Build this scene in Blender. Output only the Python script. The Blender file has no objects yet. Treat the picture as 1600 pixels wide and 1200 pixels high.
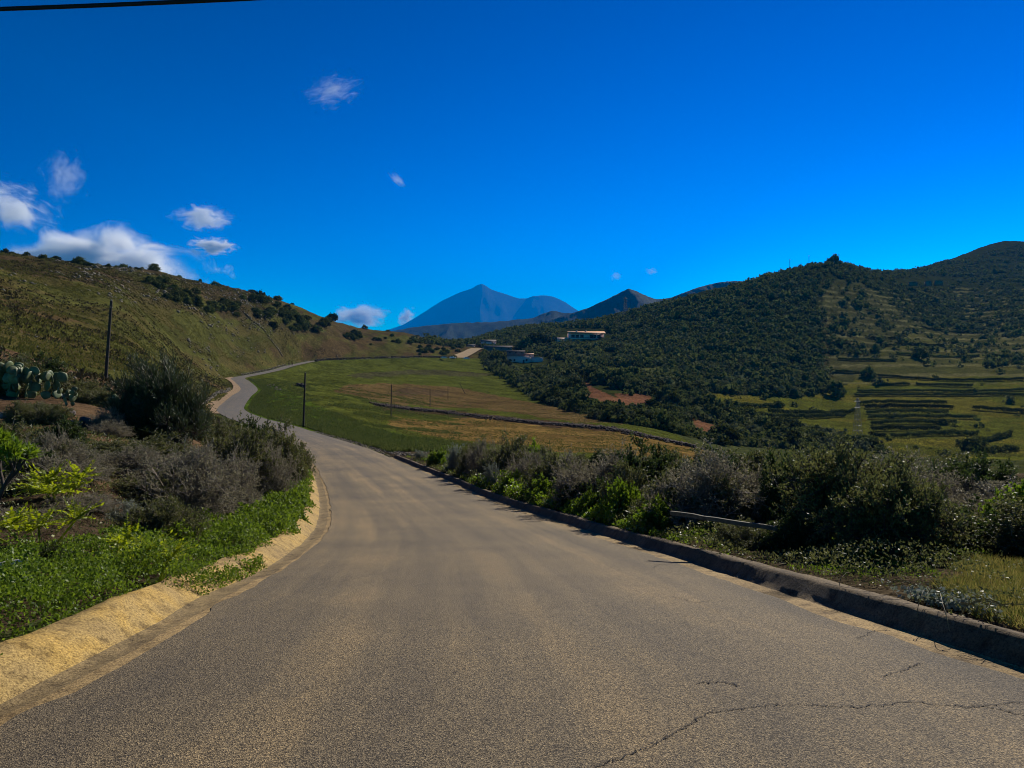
import bpy, bmesh, math, random
import numpy as np
from mathutils import Vector, Matrix
R = math.radians
S = bpy.context.scene
COL = S.collection

# ------------------------------------------------------------------ camera, sky, sun, exposure
F, CX, CY, EYE = 1202.0, 800.0, 585.0, 1.6       # focal length and horizon row in photo pixels, eye height in metres
cam_d = bpy.data.cameras.new('camera'); cam = bpy.data.objects.new('camera', cam_d); COL.objects.link(cam)
cam_d.sensor_width = 36.0; cam_d.lens = 36.0 * F / 1600.0; cam_d.shift_y = -15.0 / 1600.0
cam_d.clip_start = 0.1; cam_d.clip_end = 120000.0
cam.location = (0, 0, EYE); cam.rotation_euler = (R(90), 0, 0); S.camera = cam

SUN_AZ, SUN_EL = 34.0, 33.0                      # azimuth to the right of the viewing direction, elevation
W = bpy.data.worlds.new('World'); S.world = W; W.use_nodes = True
nt = W.node_tree; nt.nodes.clear()
sky = nt.nodes.new('ShaderNodeTexSky'); sky.sky_type = 'NISHITA'; sky.sun_disc = False
sky.sun_elevation = R(SUN_EL); sky.sun_rotation = R(SUN_AZ)
sky.air_density = 1.0; sky.dust_density = 0.0; sky.ozone_density = 3.0; sky.altitude = 300
hs = nt.nodes.new('ShaderNodeMix'); hs.data_type = 'RGBA'; hs.blend_type = 'MULTIPLY'; hs.inputs[0].default_value = 1.0
hs.inputs[7].default_value = (0.0, 0.063, 0.090, 1)     # deep polarised blue of the photograph's sky
bg = nt.nodes.new('ShaderNodeBackground'); bg.inputs['Strength'].default_value = 0.054
wo = nt.nodes.new('ShaderNodeOutputWorld')
gm = nt.nodes.new('ShaderNodeGamma'); gm.inputs['Gamma'].default_value = 2.4
nt.links.new(sky.outputs[0], gm.inputs[0]); nt.links.new(gm.outputs[0], hs.inputs[6]); nt.links.new(hs.outputs[2], bg.inputs['Color']); nt.links.new(bg.outputs[0], wo.inputs['Surface'])
sd = bpy.data.lights.new('sun', 'SUN'); sd.energy = 5.0; sd.angle = R(0.5); sd.color = (1.0, 0.93, 0.82)
sun = bpy.data.objects.new('sun', sd); COL.objects.link(sun)
SD = Vector((math.sin(R(SUN_AZ)) * math.cos(R(SUN_EL)), math.cos(R(SUN_AZ)) * math.cos(R(SUN_EL)), math.sin(R(SUN_EL))))
sun.rotation_euler = SD.to_track_quat('Z', 'Y').to_euler()
S.view_settings.view_transform = 'Standard'; S.view_settings.look = 'None'
S.view_settings.exposure = 0.45; S.view_settings.gamma = 1.0
S.render.engine = 'CYCLES'
cy = S.cycles
cy.use_denoising = True; cy.denoiser = 'OPENIMAGEDENOISE'; cy.denoising_input_passes = 'RGB_ALBEDO_NORMAL'; cy.denoising_prefilter = 'ACCURATE'; cy.max_bounces = 5; cy.diffuse_bounces = 2; cy.glossy_bounces = 1; cy.transmission_bounces = 3
cy.volume_bounces = 12; cy.filter_width = 1.0; cy.transparent_max_bounces = 6; cy.caustics_reflective = False; cy.caustics_refractive = False
cy.volume_max_steps = 128

# ------------------------------------------------------------------ helpers
def P(px, py, d):
    return Vector(((px - CX) / F * d, d, EYE + (CY - py) / F * d))
def tag(o, label=None, cat=None, group=None, kind=None):
    if label: o['label'] = label
    if cat: o['category'] = cat
    if group: o['group'] = group
    if kind: o['kind'] = kind
    return o
def empty(name, loc=(0, 0, 0), rz=0.0):
    o = bpy.data.objects.new(name, None); COL.objects.link(o); o.location = loc; o.rotation_euler = (0, 0, rz)
    o.empty_display_size = 0.2
    return o
def npmesh(name, V, F4, mat=None, smooth=False, F3=None, col=None, mats=None, midx=None, uv=None):
    V = np.asarray(V, dtype=np.float32).reshape(-1, 3)
    F4 = np.asarray(F4 if F4 is not None else [], dtype=np.int32).reshape(-1, 4)
    F3 = np.asarray(F3 if F3 is not None else [], dtype=np.int32).reshape(-1, 3)
    me = bpy.data.meshes.new(name)
    me.vertices.add(len(V)); me.vertices.foreach_set('co', V.ravel())
    nl = F4.size + F3.size
    me.loops.add(nl); me.loops.foreach_set('vertex_index', np.concatenate([F4.ravel(), F3.ravel()]))
    n4, n3 = len(F4), len(F3)
    me.polygons.add(n4 + n3)
    me.polygons.foreach_set('loop_start', np.concatenate([np.arange(n4) * 4, n4 * 4 + np.arange(n3) * 3]).astype(np.int32))
    if smooth: me.polygons.foreach_set('use_smooth', np.ones(n4 + n3, dtype=bool))
    for m in (mats or ([mat] if mat else [])): me.materials.append(m)
    if midx is not None: me.polygons.foreach_set('material_index', np.asarray(midx, dtype=np.int32))
    me.update(calc_edges=True); me.validate()
    if col is not None:
        a = me.color_attributes.new('Col', 'FLOAT_COLOR', 'POINT')
        c = np.ones((len(V), 4), dtype=np.float32); c[:, :3] = col; a.data.foreach_set('color', c.ravel())
    if uv is not None:
        a = me.attributes.new('lane', 'FLOAT_VECTOR', 'POINT')
        u = np.zeros((len(V), 3), dtype=np.float32); u[:, :2] = uv; a.data.foreach_set('vector', u.ravel())
    return me
def link(name, me, parent=None, loc=None, rz=0.0, sc=None):
    o = bpy.data.objects.new(name, me); COL.objects.link(o)
    if parent: o.parent = parent
    if loc is not None: o.location = loc
    o.rotation_euler = (0, 0, rz)
    if sc is not None: o.scale = (sc, sc, sc) if np.isscalar(sc) else sc
    return o
def sstep(a, b, x):
    t = np.clip((x - a) / (b - a), 0, 1); return t * t * (3 - 2 * t)
def vnoise(x, y, seed=0):
    xi = np.floor(x).astype(np.int64); yi = np.floor(y).astype(np.int64); fx = x - xi; fy = y - yi
    fx = fx * fx * (3 - 2 * fx); fy = fy * fy * (3 - 2 * fy)
    def h(a, b):
        n = (a * 374761393 + b * 668265263 + seed * 1442695041) & 0xffffffff
        n = ((n ^ (n >> 13)) * 1274126177) & 0xffffffff
        return ((n ^ (n >> 16)) & 0xffff) / 65535.0
    return (h(xi, yi) * (1 - fx) + h(xi + 1, yi) * fx) * (1 - fy) + (h(xi, yi + 1) * (1 - fx) + h(xi + 1, yi + 1) * fx) * fy
def fbm(x, y, oct=4, seed=0, gain=0.5):
    t = 0; a = 1; s = 0
    for i in range(oct):
        t = t + a * (vnoise(x * 2 ** i, y * 2 ** i, seed + i) - 0.5); s += a; a *= gain
    return t / s * 2
def pchip(xs, ys):
    xs = np.array(xs, float); ys = np.array(ys, float); h = np.diff(xs); dl = np.diff(ys) / h
    m = np.zeros(len(xs)); m[0] = dl[0]; m[-1] = dl[-1]
    for i in range(1, len(xs) - 1):
        if dl[i - 1] * dl[i] > 0:
            w1 = 2 * h[i] + h[i - 1]; w2 = h[i] + 2 * h[i - 1]; m[i] = (w1 + w2) / (w1 / dl[i - 1] + w2 / dl[i])
    def f(x):
        x = np.asarray(x, float); i = np.clip(np.searchsorted(xs, x) - 1, 0, len(xs) - 2)
        xx = np.clip(x, xs[0], xs[-1]); t = (xx - xs[i]) / h[i]
        return ((2 * t**3 - 3 * t**2 + 1) * ys[i] + (t**3 - 2 * t**2 + t) * h[i] * m[i] + (-2 * t**3 + 3 * t**2) * ys[i + 1] + (t**3 - t**2) * h[i] * m[i + 1])
    return f
def inpoly(px, py, poly):
    r = np.zeros(px.shape, bool); n = len(poly)
    for i in range(n):
        x0, y0 = poly[i]; x1, y1 = poly[(i + 1) % n]
        c = ((y0 > py) != (y1 > py)) & (px < (x1 - x0) * (py - y0) / ((y1 - y0) if y1 != y0 else 1e-9) + x0)
        r ^= c
    return r

# ------------------------------------------------------------------ materials
def newmat(name):
    m = bpy.data.materials.new(name); m.use_nodes = True; t = m.node_tree; t.nodes.clear()
    out = t.nodes.new('ShaderNodeOutputMaterial'); return m, t, out
def N(t, typ, **kw):
    n = t.nodes.new(typ)
    for k, v in kw.items():
        if k in n.inputs: n.inputs[k].default_value = v
        else: setattr(n, k, v)
    return n
def ramp(t, fac, stops):
    n = t.nodes.new('ShaderNodeValToRGB'); e = n.color_ramp.elements
    while len(e) < len(stops): e.new(0.5)
    for i, (p, c) in enumerate(stops): e[i].position = p; e[i].color = (*c, 1) if len(c) == 3 else c
    t.links.new(fac, n.inputs[0]); return n.outputs[0]
def mix(t, fac, a, b, blend='MIX'):
    n = t.nodes.new('ShaderNodeMix'); n.data_type = 'RGBA'; n.blend_type = blend; n.clamp_factor = True
    for sock, v in ((n.inputs[0], fac), (n.inputs[6], a), (n.inputs[7], b)):
        if isinstance(v, (int, float)): sock.default_value = v
        elif isinstance(v, tuple): sock.default_value = (*v, 1) if len(v) == 3 else v
        else: t.links.new(v, sock)
    return n.outputs[2]
def noise(t, scale, detail=4, rough=0.55, vec=None, dist=0.0):
    n = N(t, 'ShaderNodeTexNoise', Scale=scale, Detail=detail, Roughness=rough, Distortion=dist)
    if vec is None:
        g = t.nodes.new('ShaderNodeNewGeometry'); vec = g.outputs['Position']
    t.links.new(vec, n.inputs['Vector']); return n.outputs[0]
def bump(t, h, strength, dist):
    b = N(t, 'ShaderNodeBump', Strength=strength, Distance=dist); t.links.new(h, b.inputs['Height']); return b.outputs[0]
def bsdf(t, out, color, rough=0.8, normal=None, spec=0.3):
    b = N(t, 'ShaderNodeBsdfPrincipled', Roughness=rough); b.inputs['Specular IOR Level'].default_value = spec
    if isinstance(color, tuple): b.inputs['Base Color'].default_value = (*color, 1)
    else: t.links.new(color, b.inputs['Base Color'])
    if normal is not None: t.links.new(normal, b.inputs['Normal'])
    t.links.new(b.outputs[0], out.inputs['Surface']); return b
def plain(name, c, rough=0.8, var=0.35, scale=6.0, spec=0.3, bmp=0.0):
    m, t, o = newmat(name); n = noise(t, scale, 5)
    d = tuple(x * (1 - var) for x in c); l = tuple(min(1, x * (1 + var)) for x in c)
    bsdf(t, o, ramp(t, n, [(0.3, d), (0.7, l)]), rough, bump(t, n, bmp, 0.05) if bmp else None, spec); return m
def leafmat(name, c1, c2, trans=0.35, tcol=None, rough=0.5, spec=0.35, hvar=0.0):
    m, t, o = newmat(name); g = t.nodes.new('ShaderNodeNewGeometry'); oi = t.nodes.new('ShaderNodeObjectInfo')
    c = mix(t, g.outputs['Random Per Island'], c1, c2)
    if hvar:
        v = N(t, 'ShaderNodeMapRange'); t.links.new(oi.outputs['Random'], v.inputs[0]); v.inputs[3].default_value = 1 - hvar; v.inputs[4].default_value = 1 + hvar
        h = N(t, 'ShaderNodeHueSaturation'); t.links.new(v.outputs[0], h.inputs['Value']); t.links.new(c, h.inputs['Color']); c = h.outputs[0]
    b = N(t, 'ShaderNodeBsdfPrincipled', Roughness=rough); b.inputs['Specular IOR Level'].default_value = spec; t.links.new(c, b.inputs['Base Color'])
    tr = t.nodes.new('ShaderNodeBsdfTranslucent')
    if tcol: tr.inputs['Color'].default_value = (*tcol, 1)
    else: t.links.new(c, tr.inputs['Color'])
    mx = N(t, 'ShaderNodeMixShader', Fac=trans); t.links.new(b.outputs[0], mx.inputs[1]); t.links.new(tr.outputs[0], mx.inputs[2])
    t.links.new(mx.outputs[0], o.inputs['Surface']); return m

def ground_mat():
    m, t, o = newmat('soil_and_grass')
    a = N(t, 'ShaderNodeVertexColor', layer_name='Col')
    n1 = noise(t, 0.09, 5, 0.6); n2 = noise(t, 0.9, 6, 0.7); n3 = noise(t, 9.0, 4, 0.7)
    c = mix(t, 1.0, a.outputs[0], ramp(t, n1, [(0.3, (0.62, 0.60, 0.62)), (0.7, (1.35, 1.3, 1.2))]), 'MULTIPLY')
    c = mix(t, 1.0, c, ramp(t, n2, [(0.32, (0.42, 0.45, 0.45)), (0.68, (1.65, 1.55, 1.5))]), 'MULTIPLY')
    c = mix(t, 1.0, c, ramp(t, n3, [(0.3, (0.55, 0.55, 0.55)), (0.7, (1.4, 1.4, 1.4))]), 'MULTIPLY')
    b1 = N(t, 'ShaderNodeBump', Strength=0.7, Distance=0.5); t.links.new(n2, b1.inputs['Height'])
    b2 = N(t, 'ShaderNodeBump', Strength=0.7, Distance=0.06); t.links.new(n3, b2.inputs['Height']); t.links.new(b1.outputs[0], b2.inputs['Normal'])
    bsdf(t, o, c, 1.0, b2.outputs[0], 0.0); return m
def asphalt_mat():
    m, t, o = newmat('worn_asphalt')
    a = N(t, 'ShaderNodeAttribute', attribute_name='lane'); sx = t.nodes.new('ShaderNodeSeparateXYZ'); t.links.new(a.outputs['Vector'], sx.inputs[0])
    big = noise(t, 0.35, 5, 0.6)
    # lane coordinates squeezed along the road give long tyre-worn streaks
    mp = N(t, 'ShaderNodeMapping'); mp.inputs['Scale'].default_value = (1.25, 0.045, 1); t.links.new(a.outputs['Vector'], mp.inputs['Vector'])
    streak = noise(t, 1.0, 4, 0.6, mp.outputs[0])
    f = mix(t, 0.62, big, streak)
    c = ramp(t, f, [(0.37, (0.108, 0.087, 0.058)), (0.5, (0.168, 0.130, 0.076)), (0.63, (0.265, 0.192, 0.098))])
    g = t.nodes.new('ShaderNodeNewGeometry')
    v = N(t, 'ShaderNodeTexVoronoi', Scale=150.0); t.links.new(g.outputs['Position'], v.inputs['Vector'])
    bw = t.nodes.new('ShaderNodeRGBToBW'); t.links.new(v.outputs['Color'], bw.inputs[0])
    c = mix(t, 1.0, c, ramp(t, bw.outputs[0], [(0.15, (0.28, 0.27, 0.26)), (0.5, (0.92, 0.92, 0.92)), (0.82, (2.0, 1.95, 1.8))]), 'MULTIPLY')
    n3 = noise(t, 75.0, 4, 0.8)
    c = mix(t, 1.0, c, ramp(t, n3, [(0.3, (0.38, 0.37, 0.36)), (0.5, (0.92, 0.92, 0.92)), (0.7, (1.4, 1.38, 1.34))]), 'MULTIPLY')
    fr = N(t, 'ShaderNodeMapRange'); t.links.new(sx.outputs[1], fr.inputs[0]); fr.inputs[1].default_value = 45; fr.inputs[2].default_value = 110
    c = mix(t, fr.outputs[0], c, mix(t, 0.25, (0.100, 0.094, 0.086), c))       # newer grey surface on the far stretch
    bb = N(t, 'ShaderNodeBump', Strength=0.9, Distance=0.006); t.links.new(v.outputs['Distance'], bb.inputs['Height'])
    b2 = N(t, 'ShaderNodeBump', Strength=0.5, Distance=0.012); t.links.new(n3, b2.inputs['Height']); t.links.new(bb.outputs[0], b2.inputs['Normal'])
    bsdf(t, o, c, 0.85, b2.outputs[0], 0.25); return m
def concrete_mat(name, c0, c1, c2):
    m, t, o = newmat(name)
    n1 = noise(t, 1.3, 5, 0.65, dist=0.4); n2 = noise(t, 55.0, 5, 0.8); n3 = noise(t, 6.0, 5, 0.75)
    c = ramp(t, n1, [(0.32, c0), (0.5, c1), (0.68, c2)])
    c = mix(t, 1.0, c, ramp(t, n2, [(0.34, (0.25, 0.22, 0.2)), (0.5, (1, 1, 1)), (0.66, (1.6, 1.6, 1.55))]), 'MULTIPLY')
    c = mix(t, 1.0, c, ramp(t, n3, [(0.34, (0.45, 0.43, 0.42)), (0.5, (1, 1, 1)), (0.7, (1.15, 1.15, 1.15))]), 'MULTIPLY')
    b1 = N(t, 'ShaderNodeBump', Strength=0.8, Distance=0.03); t.links.new(n3, b1.inputs['Height'])
    b2 = N(t, 'ShaderNodeBump', Strength=0.8, Distance=0.008); t.links.new(n2, b2.inputs['Height']); t.links.new(b1.outputs[0], b2.inputs['Normal'])
    bsdf(t, o, c, 0.9, b2.outputs[0], 0.2); return m
M = {}
M['ground'] = ground_mat(); M['asphalt'] = asphalt_mat()
M['crack'] = plain('asphalt_crack', (0.030, 0.026, 0.022), 0.95, 0.4, 30)
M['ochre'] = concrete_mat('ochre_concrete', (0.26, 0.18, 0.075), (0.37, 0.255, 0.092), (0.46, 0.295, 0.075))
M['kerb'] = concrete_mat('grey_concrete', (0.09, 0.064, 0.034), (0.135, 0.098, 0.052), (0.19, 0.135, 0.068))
M['gutter'] = concrete_mat('dirty_gutter_concrete', (0.15, 0.105, 0.05), (0.20, 0.145, 0.068), (0.27, 0.19, 0.085))
M['strip'] = concrete_mat('dusty_concrete', (0.21, 0.145, 0.065), (0.29, 0.20, 0.088), (0.37, 0.255, 0.11))
M['dirt'] = concrete_mat('beaten_dirt', (0.22, 0.15, 0.085), (0.28, 0.19, 0.10), (0.33, 0.22, 0.12))
M['wood'] = plain('weathered_pole_wood', (0.045, 0.035, 0.028), 0.85, 0.4, 12)
M['beam'] = plain('weathered_beam_wood', (0.10, 0.085, 0.05), 0.8, 0.5, 14)
M['twig'] = plain('grey_twigs', (0.27, 0.225, 0.175), 0.85, 0.45, 9)
M['bark'] = plain('dark_bark', (0.06, 0.045, 0.035), 0.9, 0.4, 9)
M['rock'] = plain('volcanic_rock', (0.15, 0.125, 0.11), 0.9, 0.6, 5, bmp=0.8)
M['palerock'] = plain('lichen_pale_rock', (0.165, 0.142, 0.105), 0.9, 0.6, 1.2, bmp=0.8)
M['darkstone'] = plain('dark_stone_wall', (0.055, 0.042, 0.036), 0.95, 0.6, 2.0, bmp=0.9)
M['terrace'] = plain('reddish_dark_stone', (0.082, 0.058, 0.042), 0.95, 0.6, 1.2, bmp=0.9)
M['olive'] = leafmat('olive_grey_leaves', (0.070, 0.084, 0.022), (0.175, 0.175, 0.052), 0.4, None, 0.5, 0.25)
M['dull'] = leafmat('dull_brown_leaves', (0.105, 0.098, 0.056), (0.27, 0.245, 0.15), 0.45, None, 0.55, 0.2)
M['dark'] = leafmat('dark_green_leaves', (0.026, 0.046, 0.010), (0.075, 0.105, 0.022), 0.4, None, 0.5, 0.25)
M['green'] = leafmat('green_leaves', (0.058, 0.110, 0.008), (0.20, 0.28, 0.018), 0.5, None, 0.5, 0.28)
M['lime'] = leafmat('yellow_green_leaves', (0.065, 0.125, 0.010), (0.15, 0.21, 0.018), 0.42, (0.22, 0.33, 0.014), 0.45, 0.4)
M['acid'] = leafmat('acid_yellow_fronds', (0.15, 0.20, 0.010), (0.27, 0.30, 0.016), 0.5, (0.42, 0.48, 0.01), 0.45, 0.4)
M['silver'] = leafmat('silver_green_leaves', (0.16, 0.19, 0.13), (0.28, 0.31, 0.23), 0.25)
M['needle'] = leafmat('blue_green_needles', (0.026, 0.042, 0.014), (0.070, 0.090, 0.034), 0.3)
M['scrub'] = leafmat('hillside_leaves', (0.036, 0.050, 0.014), (0.105, 0.118, 0.036), 0.3, rough=0.95, spec=0.0, hvar=0.55)
M['scrub_pale'] = leafmat('pale_hillside_leaves', (0.065, 0.078, 0.034), (0.15, 0.16, 0.07), 0.25, rough=0.95, spec=0.0, hvar=0.3)
M['tuft'] = leafmat('grass_blades', (0.055, 0.085, 0.018), (0.13, 0.145, 0.04), 0.35, rough=0.9, spec=0.05)
M['drygrass'] = leafmat('straw_blades', (0.16, 0.13, 0.05), (0.30, 0.26, 0.11), 0.35)
M['drytuft'] = leafmat('meadow_blades', (0.064, 0.080, 0.016), (0.150, 0.135, 0.040), 0.35, rough=0.95, spec=0.0, hvar=0.0)
M['vergegrass'] = leafmat('yellowing_blades', (0.085, 0.115, 0.015), (0.30, 0.235, 0.07), 0.5, rough=0.7, spec=0.1)
M['stalk'] = leafmat('dark_stalks', (0.03, 0.03, 0.014), (0.085, 0.07, 0.04), 0.2, rough=0.95, spec=0.0)
M['pad'] = plain('cactus_skin', (0.115, 0.14, 0.060), 0.5, 0.4, 3)
M['peach'] = plain('sun_tinted_render', (0.88, 0.60, 0.40), 0.8, 0.1, 1.5)  # warm tint stands in for sunlight on the villa's terrace parapets
M['white'] = plain('white_render', (0.90, 0.58, 0.48), 0.8, 0.08, 1.5)
M['wallgrey'] = plain('grey_render', (0.20, 0.175, 0.14), 0.85, 0.2, 0.7)
M['tile'] = plain('clay_roof', (0.5, 0.24, 0.11), 0.8, 0.25, 1.0)
M['roofgrey'] = plain('weathered_roof', (0.14, 0.11, 0.095), 0.9, 0.3, 0.8)
M['glass'] = plain('dark_window_glass', (0.025, 0.03, 0.04), 0.15, 0.2, 1.0, 0.5)
M['steel'] = plain('galvanised_steel', (0.12, 0.12, 0.125), 0.5, 0.2, 2.0)
M['rubber'] = plain('black_rubber', (0.015, 0.015, 0.015), 0.7, 0.2, 5)
M['paint'] = plain('white_car_paint', (0.75, 0.75, 0.76), 0.3, 0.05, 1.0, 0.5)
M['pvc'] = plain('off_white_plastic', (0.55, 0.53, 0.42), 0.5, 0.15, 8)
M['skin'] = plain('skin', (0.35, 0.2, 0.14), 0.6, 0.1, 8)
M['cloth'] = plain('dark_cloth', (0.02, 0.022, 0.03), 0.9, 0.2, 12)
M['cloth2'] = plain('charcoal_cloth', (0.05, 0.045, 0.05), 0.9, 0.2, 12)
M['hair'] = plain('dark_hair', (0.02, 0.015, 0.01), 0.7, 0.2, 12)

# ------------------------------------------------------------------ road line
zr = pchip([-60, -10, 0, 4.66, 10, 19.7, 38.8, 52, 58, 66, 100, 128, 158, 190, 215, 245, 262, 285, 325, 365, 405, 440, 480, 515, 535, 620],
           [0.6, 0.25, 0.02, -.24, -.93, -2.08, -3.4, -3.86, -4.05, -4.38, -5.43, -5.53, -5.37, -3.8, -2.7, -.64, .4, 1.24, 3.36, 5.85, 8.5, 10.6, 12.2, 12.7, 12.7, 13])
def solve_d(py):
    d = 10.0; lo, hi = 2.0, 90.0
    for _ in range(60):
        d = 0.5 * (lo + hi)
        if EYE - (py - CY) / F * d > float(zr(d)): lo = d
        else: hi = d
    return d
EL = [(0, 1129), (100, 1084), (200, 1030), (300, 970), (362, 930), (400, 910), (450, 885), (490, 855), (512, 828), (517, 800), (512, 772), (500, 740), (485, 717), (470, 700)]
ER = [(1600, 1064), (1500, 1030), (1400, 997), (1300, 966), (1200, 930), (1100, 896), (1000, 861), (925, 837), (875, 820), (800, 796), (740, 773), (700, 754), (600, 711), (570, 699)]
FAR = [(100, -30.0, 2.6), (128, -44.6, 2.6), (158, -57.8, 2.6), (190, -66.9, 2.4), (215, -73.5, 2.3), (245, -86, 2.3), (262, -93.2, 2.3), (285, -97, 2.3), (325, -100, 2.2), (365, -104.5, 2.2),
       (405, -105.5, 2.2), (440, -88, 2.2), (480, -64, 2.2), (515, -43, 2.2), (535, -29, 2.2), (620, 20, 2.2)]
def edge(E, sgn, y0):
    ks = [(-60, y0), (-5, y0)]
    for px, py in E:
        d = solve_d(py); ks.append((d, (px - CX) / F * d))
    for i, (d, x, hw) in enumerate(FAR):
        a, b = FAR[max(i - 1, 0)], FAR[min(i + 1, len(FAR) - 1)]
        sl = (b[1] - a[1]) / (b[0] - a[0]); ks.append((d, x + sgn * hw * math.sqrt(1 + sl * sl)))
    return pchip([k[0] for k in ks], [k[1] for k in ks])
xl = edge(EL, -1, -2.55); xr = edge(ER, 1, 3.5)
def road_cos(y):
    sl = (xl(y + 1) + xr(y + 1) - xl(y - 1) - xr(y - 1)) / 4.0
    return 1 / np.sqrt(1 + sl * sl)

# ------------------------------------------------------------------ terrain: thin-plate surface through surveyed points
CP = """0,900,7.5 0,830,10 0,760,14 0,700,20 0,640,28 0,600,38 0,560,50 0,500,85 0,440,140 0,398,215 0,470,420 0,540,900 -300,900,7 -300,700,18 -300,560,45 -300,440,120 -300,372,190 -300,470,420
100,830,9.5 100,760,13.5 100,690,20 100,640,29 100,600,45 100,560,75 100,480,150 100,412,235 100,470,420
200,850,9 200,780,13 200,720,19 200,680,26 200,640,38 200,610,55 200,580,85 200,540,125 200,480,190 200,432,270 200,480,460
350,820,12 350,770,17 350,730,25 350,700,38 350,680,58 340,663,95 300,690,28 300,655,55 300,632,95 300,620,140 300,600,180 300,570,225 300,530,255 300,480,285 300,452,320 300,480,520
440,770,24 430,740,33 420,710,48 400,570,318 400,540,340 400,500,365 400,473,405 400,500,600 450,540,392 450,500,410 450,487,440
500,660,115 500,640,145 500,620,188 500,600,248 500,580,330 500,550,425 500,520,445 500,499,480 500,520,650
600,690,88 600,660,140 600,640,180 600,620,225 600,600,285 600,580,370 600,562,458 600,545,485 600,530,520 600,517,570 600,535,700 650,545,520 650,535,560 650,523,620 650,540,800
700,715,50 700,700,85 700,680,125 700,660,165 700,640,215 700,620,280 700,600,340 700,580,420 700,566,495 700,545,600 700,537,680 700,545,850 745,546,600 730,556,545
800,760,27 800,735,36 800,715,60 800,700,90 800,690,115 800,660,170 800,640,230 800,620,300 800,600,370 800,580,450 800,567,520 800,545,620 800,525,760 800,514,950
900,800,16 900,760,22 900,735,33 900,720,60 900,700,100 900,685,135 900,665,175 900,640,240 900,610,330 900,590,400 900,560,520 900,535,630 900,515,740 900,507,900
1000,700,110 1000,690,135 1000,665,190 1000,645,250 1000,615,330 1000,590,400 1000,550,520 1000,520,640 1000,485,790 1000,520,1100
1100,830,13 1100,790,17 1100,760,24 1100,745,35 1100,730,60 1100,705,140 1100,690,200 1100,670,260 1100,640,330 1100,600,420 1100,560,500 1100,500,620 1100,460,720 1100,490,1000
1200,435,780 1200,480,650 1200,600,440 1200,650,345 1200,690,250 1200,470,1050
1300,870,10 1300,810,14 1300,775,20 1300,755,30 1300,738,60 1300,727,120 1300,712,220 1300,690,285 1300,660,350 1300,630,415 1300,600,465 1300,560,530 1300,500,640 1300,450,740 1300,413,830 1300,450,1100
1400,660,350 1400,630,410 1400,600,465 1400,560,540 1400,500,680 1400,450,850 1400,424,1050 1400,450,1600
1450,740,60 1450,720,150 1450,710,230 1450,690,290
1500,408,1300 1500,460,980 1500,440,2000 1570,376,1550 1570,430,2200 1500,520,700
1600,920,7.5 1600,850,10.5 1600,790,16 1600,765,26 1600,740,60 1600,722,150 1600,712,250 1600,690,310 1600,650,370 1600,600,450 1600,550,560 1600,480,800 1600,440,1050 1600,400,1400 1600,380,1560 1600,420,2200
1900,920,7 1900,790,16 1900,740,60 1900,712,250 1900,640,380 1900,550,560 1900,440,1050 1900,380,1560 1900,420,2200
0,575,3000 400,580,3000 700,583,3000 1000,582,3000 1300,560,3200 1600,540,3200 -300,575,3000 1900,540,3200"""
cps = [tuple(float(v) for v in q.split(',')) for q in CP.split()]
pts, val = [], []
for px, py, d in cps:
    pts.append(((px - CX) / F * 3.0, math.log(d))); val.append((CY - py) / F)
for y in list(np.geomspace(3, 66, 14)) + [f[0] for f in FAR[:-1]]:
    for x, o in ((float(xl(y)), -1.2), (float(xr(y)), 1.2)):
        z = float(zr(y)) + (0.25 if y < 55 else 0.0); x = x + o
        if abs(x / y) < 1.2: pts.append((x / y * 3.0, math.log(y))); val.append((z - EYE) / y)
A = np.array(pts); b = np.array(val); n = len(A)
def tk(r2): return 0.5 * r2 * np.log(r2 + 1e-12)
K = tk(((A[:, None] - A[None]) ** 2).sum(-1)) + np.eye(n) * 2e-3
Pm = np.hstack([np.ones((n, 1)), A]); L = np.zeros((n + 3, n + 3)); L[:n, :n] = K; L[:n, n:] = Pm; L[n:, :n] = Pm.T
sol = np.linalg.solve(L, np.concatenate([b, np.zeros(3)]))
def tps(s, v):
    q = np.stack([s.ravel() * 3.0, v.ravel()], 1); out = np.empty(len(q))
    for i in range(0, len(q), 20000):
        c = q[i:i + 20000]; out[i:i + 20000] = tk(((c[:, None] - A[None]) ** 2).sum(-1)) @ sol[:n] + sol[n] + c @ sol[n + 1:]
    return out.reshape(s.shape)
S0, S1, DS = -0.9, 0.9, 0.0025
V0, V1, DV = math.log(1.6), math.log(3200.0), 0.0080
sv = np.arange(S0, S1 + 1e-9, DS); vv = np.arange(V0, V1 + 1e-9, DV)
cs = np.arange(S0, S1 + DS * 4, DS * 4); cv = np.arange(V0, V1 + DV * 4, DV * 4)
G0, G1 = np.meshgrid(cs, cv); Ec = tps(G0, G1)
def bil(T, x0, dx, y0, dy, x, y):
    fx = np.clip((x - x0) / dx, 0, T.shape[1] - 1.001); fy = np.clip((y - y0) / dy, 0, T.shape[0] - 1.001)
    i = fx.astype(int); j = fy.astype(int); fx = fx - i; fy = fy - j
    return (T[j, i] * (1 - fx) + T[j, i + 1] * fx) * (1 - fy) + (T[j + 1, i] * (1 - fx) + T[j + 1, i + 1] * fx) * fy
SS, VV = np.meshgrid(sv, vv); YY = np.exp(VV); XX = SS * YY
ZT = EYE + bil(Ec, S0, DS * 4, V0, DV * 4, SS, VV) * YY
amp = 0.05 + 0.25 * sstep(30, 120, YY) + 1.6 * sstep(380, 800, YY) * (XX > 0) + 0.9 * sstep(60, 200, YY) * sstep(-25, -70, XX)
ZT = ZT + amp * fbm(XX / 14, YY / 14, 4, 3) + 0.5 * amp * fbm(XX / 2.6, YY / 2.6, 3, 9)
ZT = ZT + .55 * sstep(60, 160, YY) * sstep(-30, -60, XX) * fbm(XX / 4.5, YY / 38, 3, 45)
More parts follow.
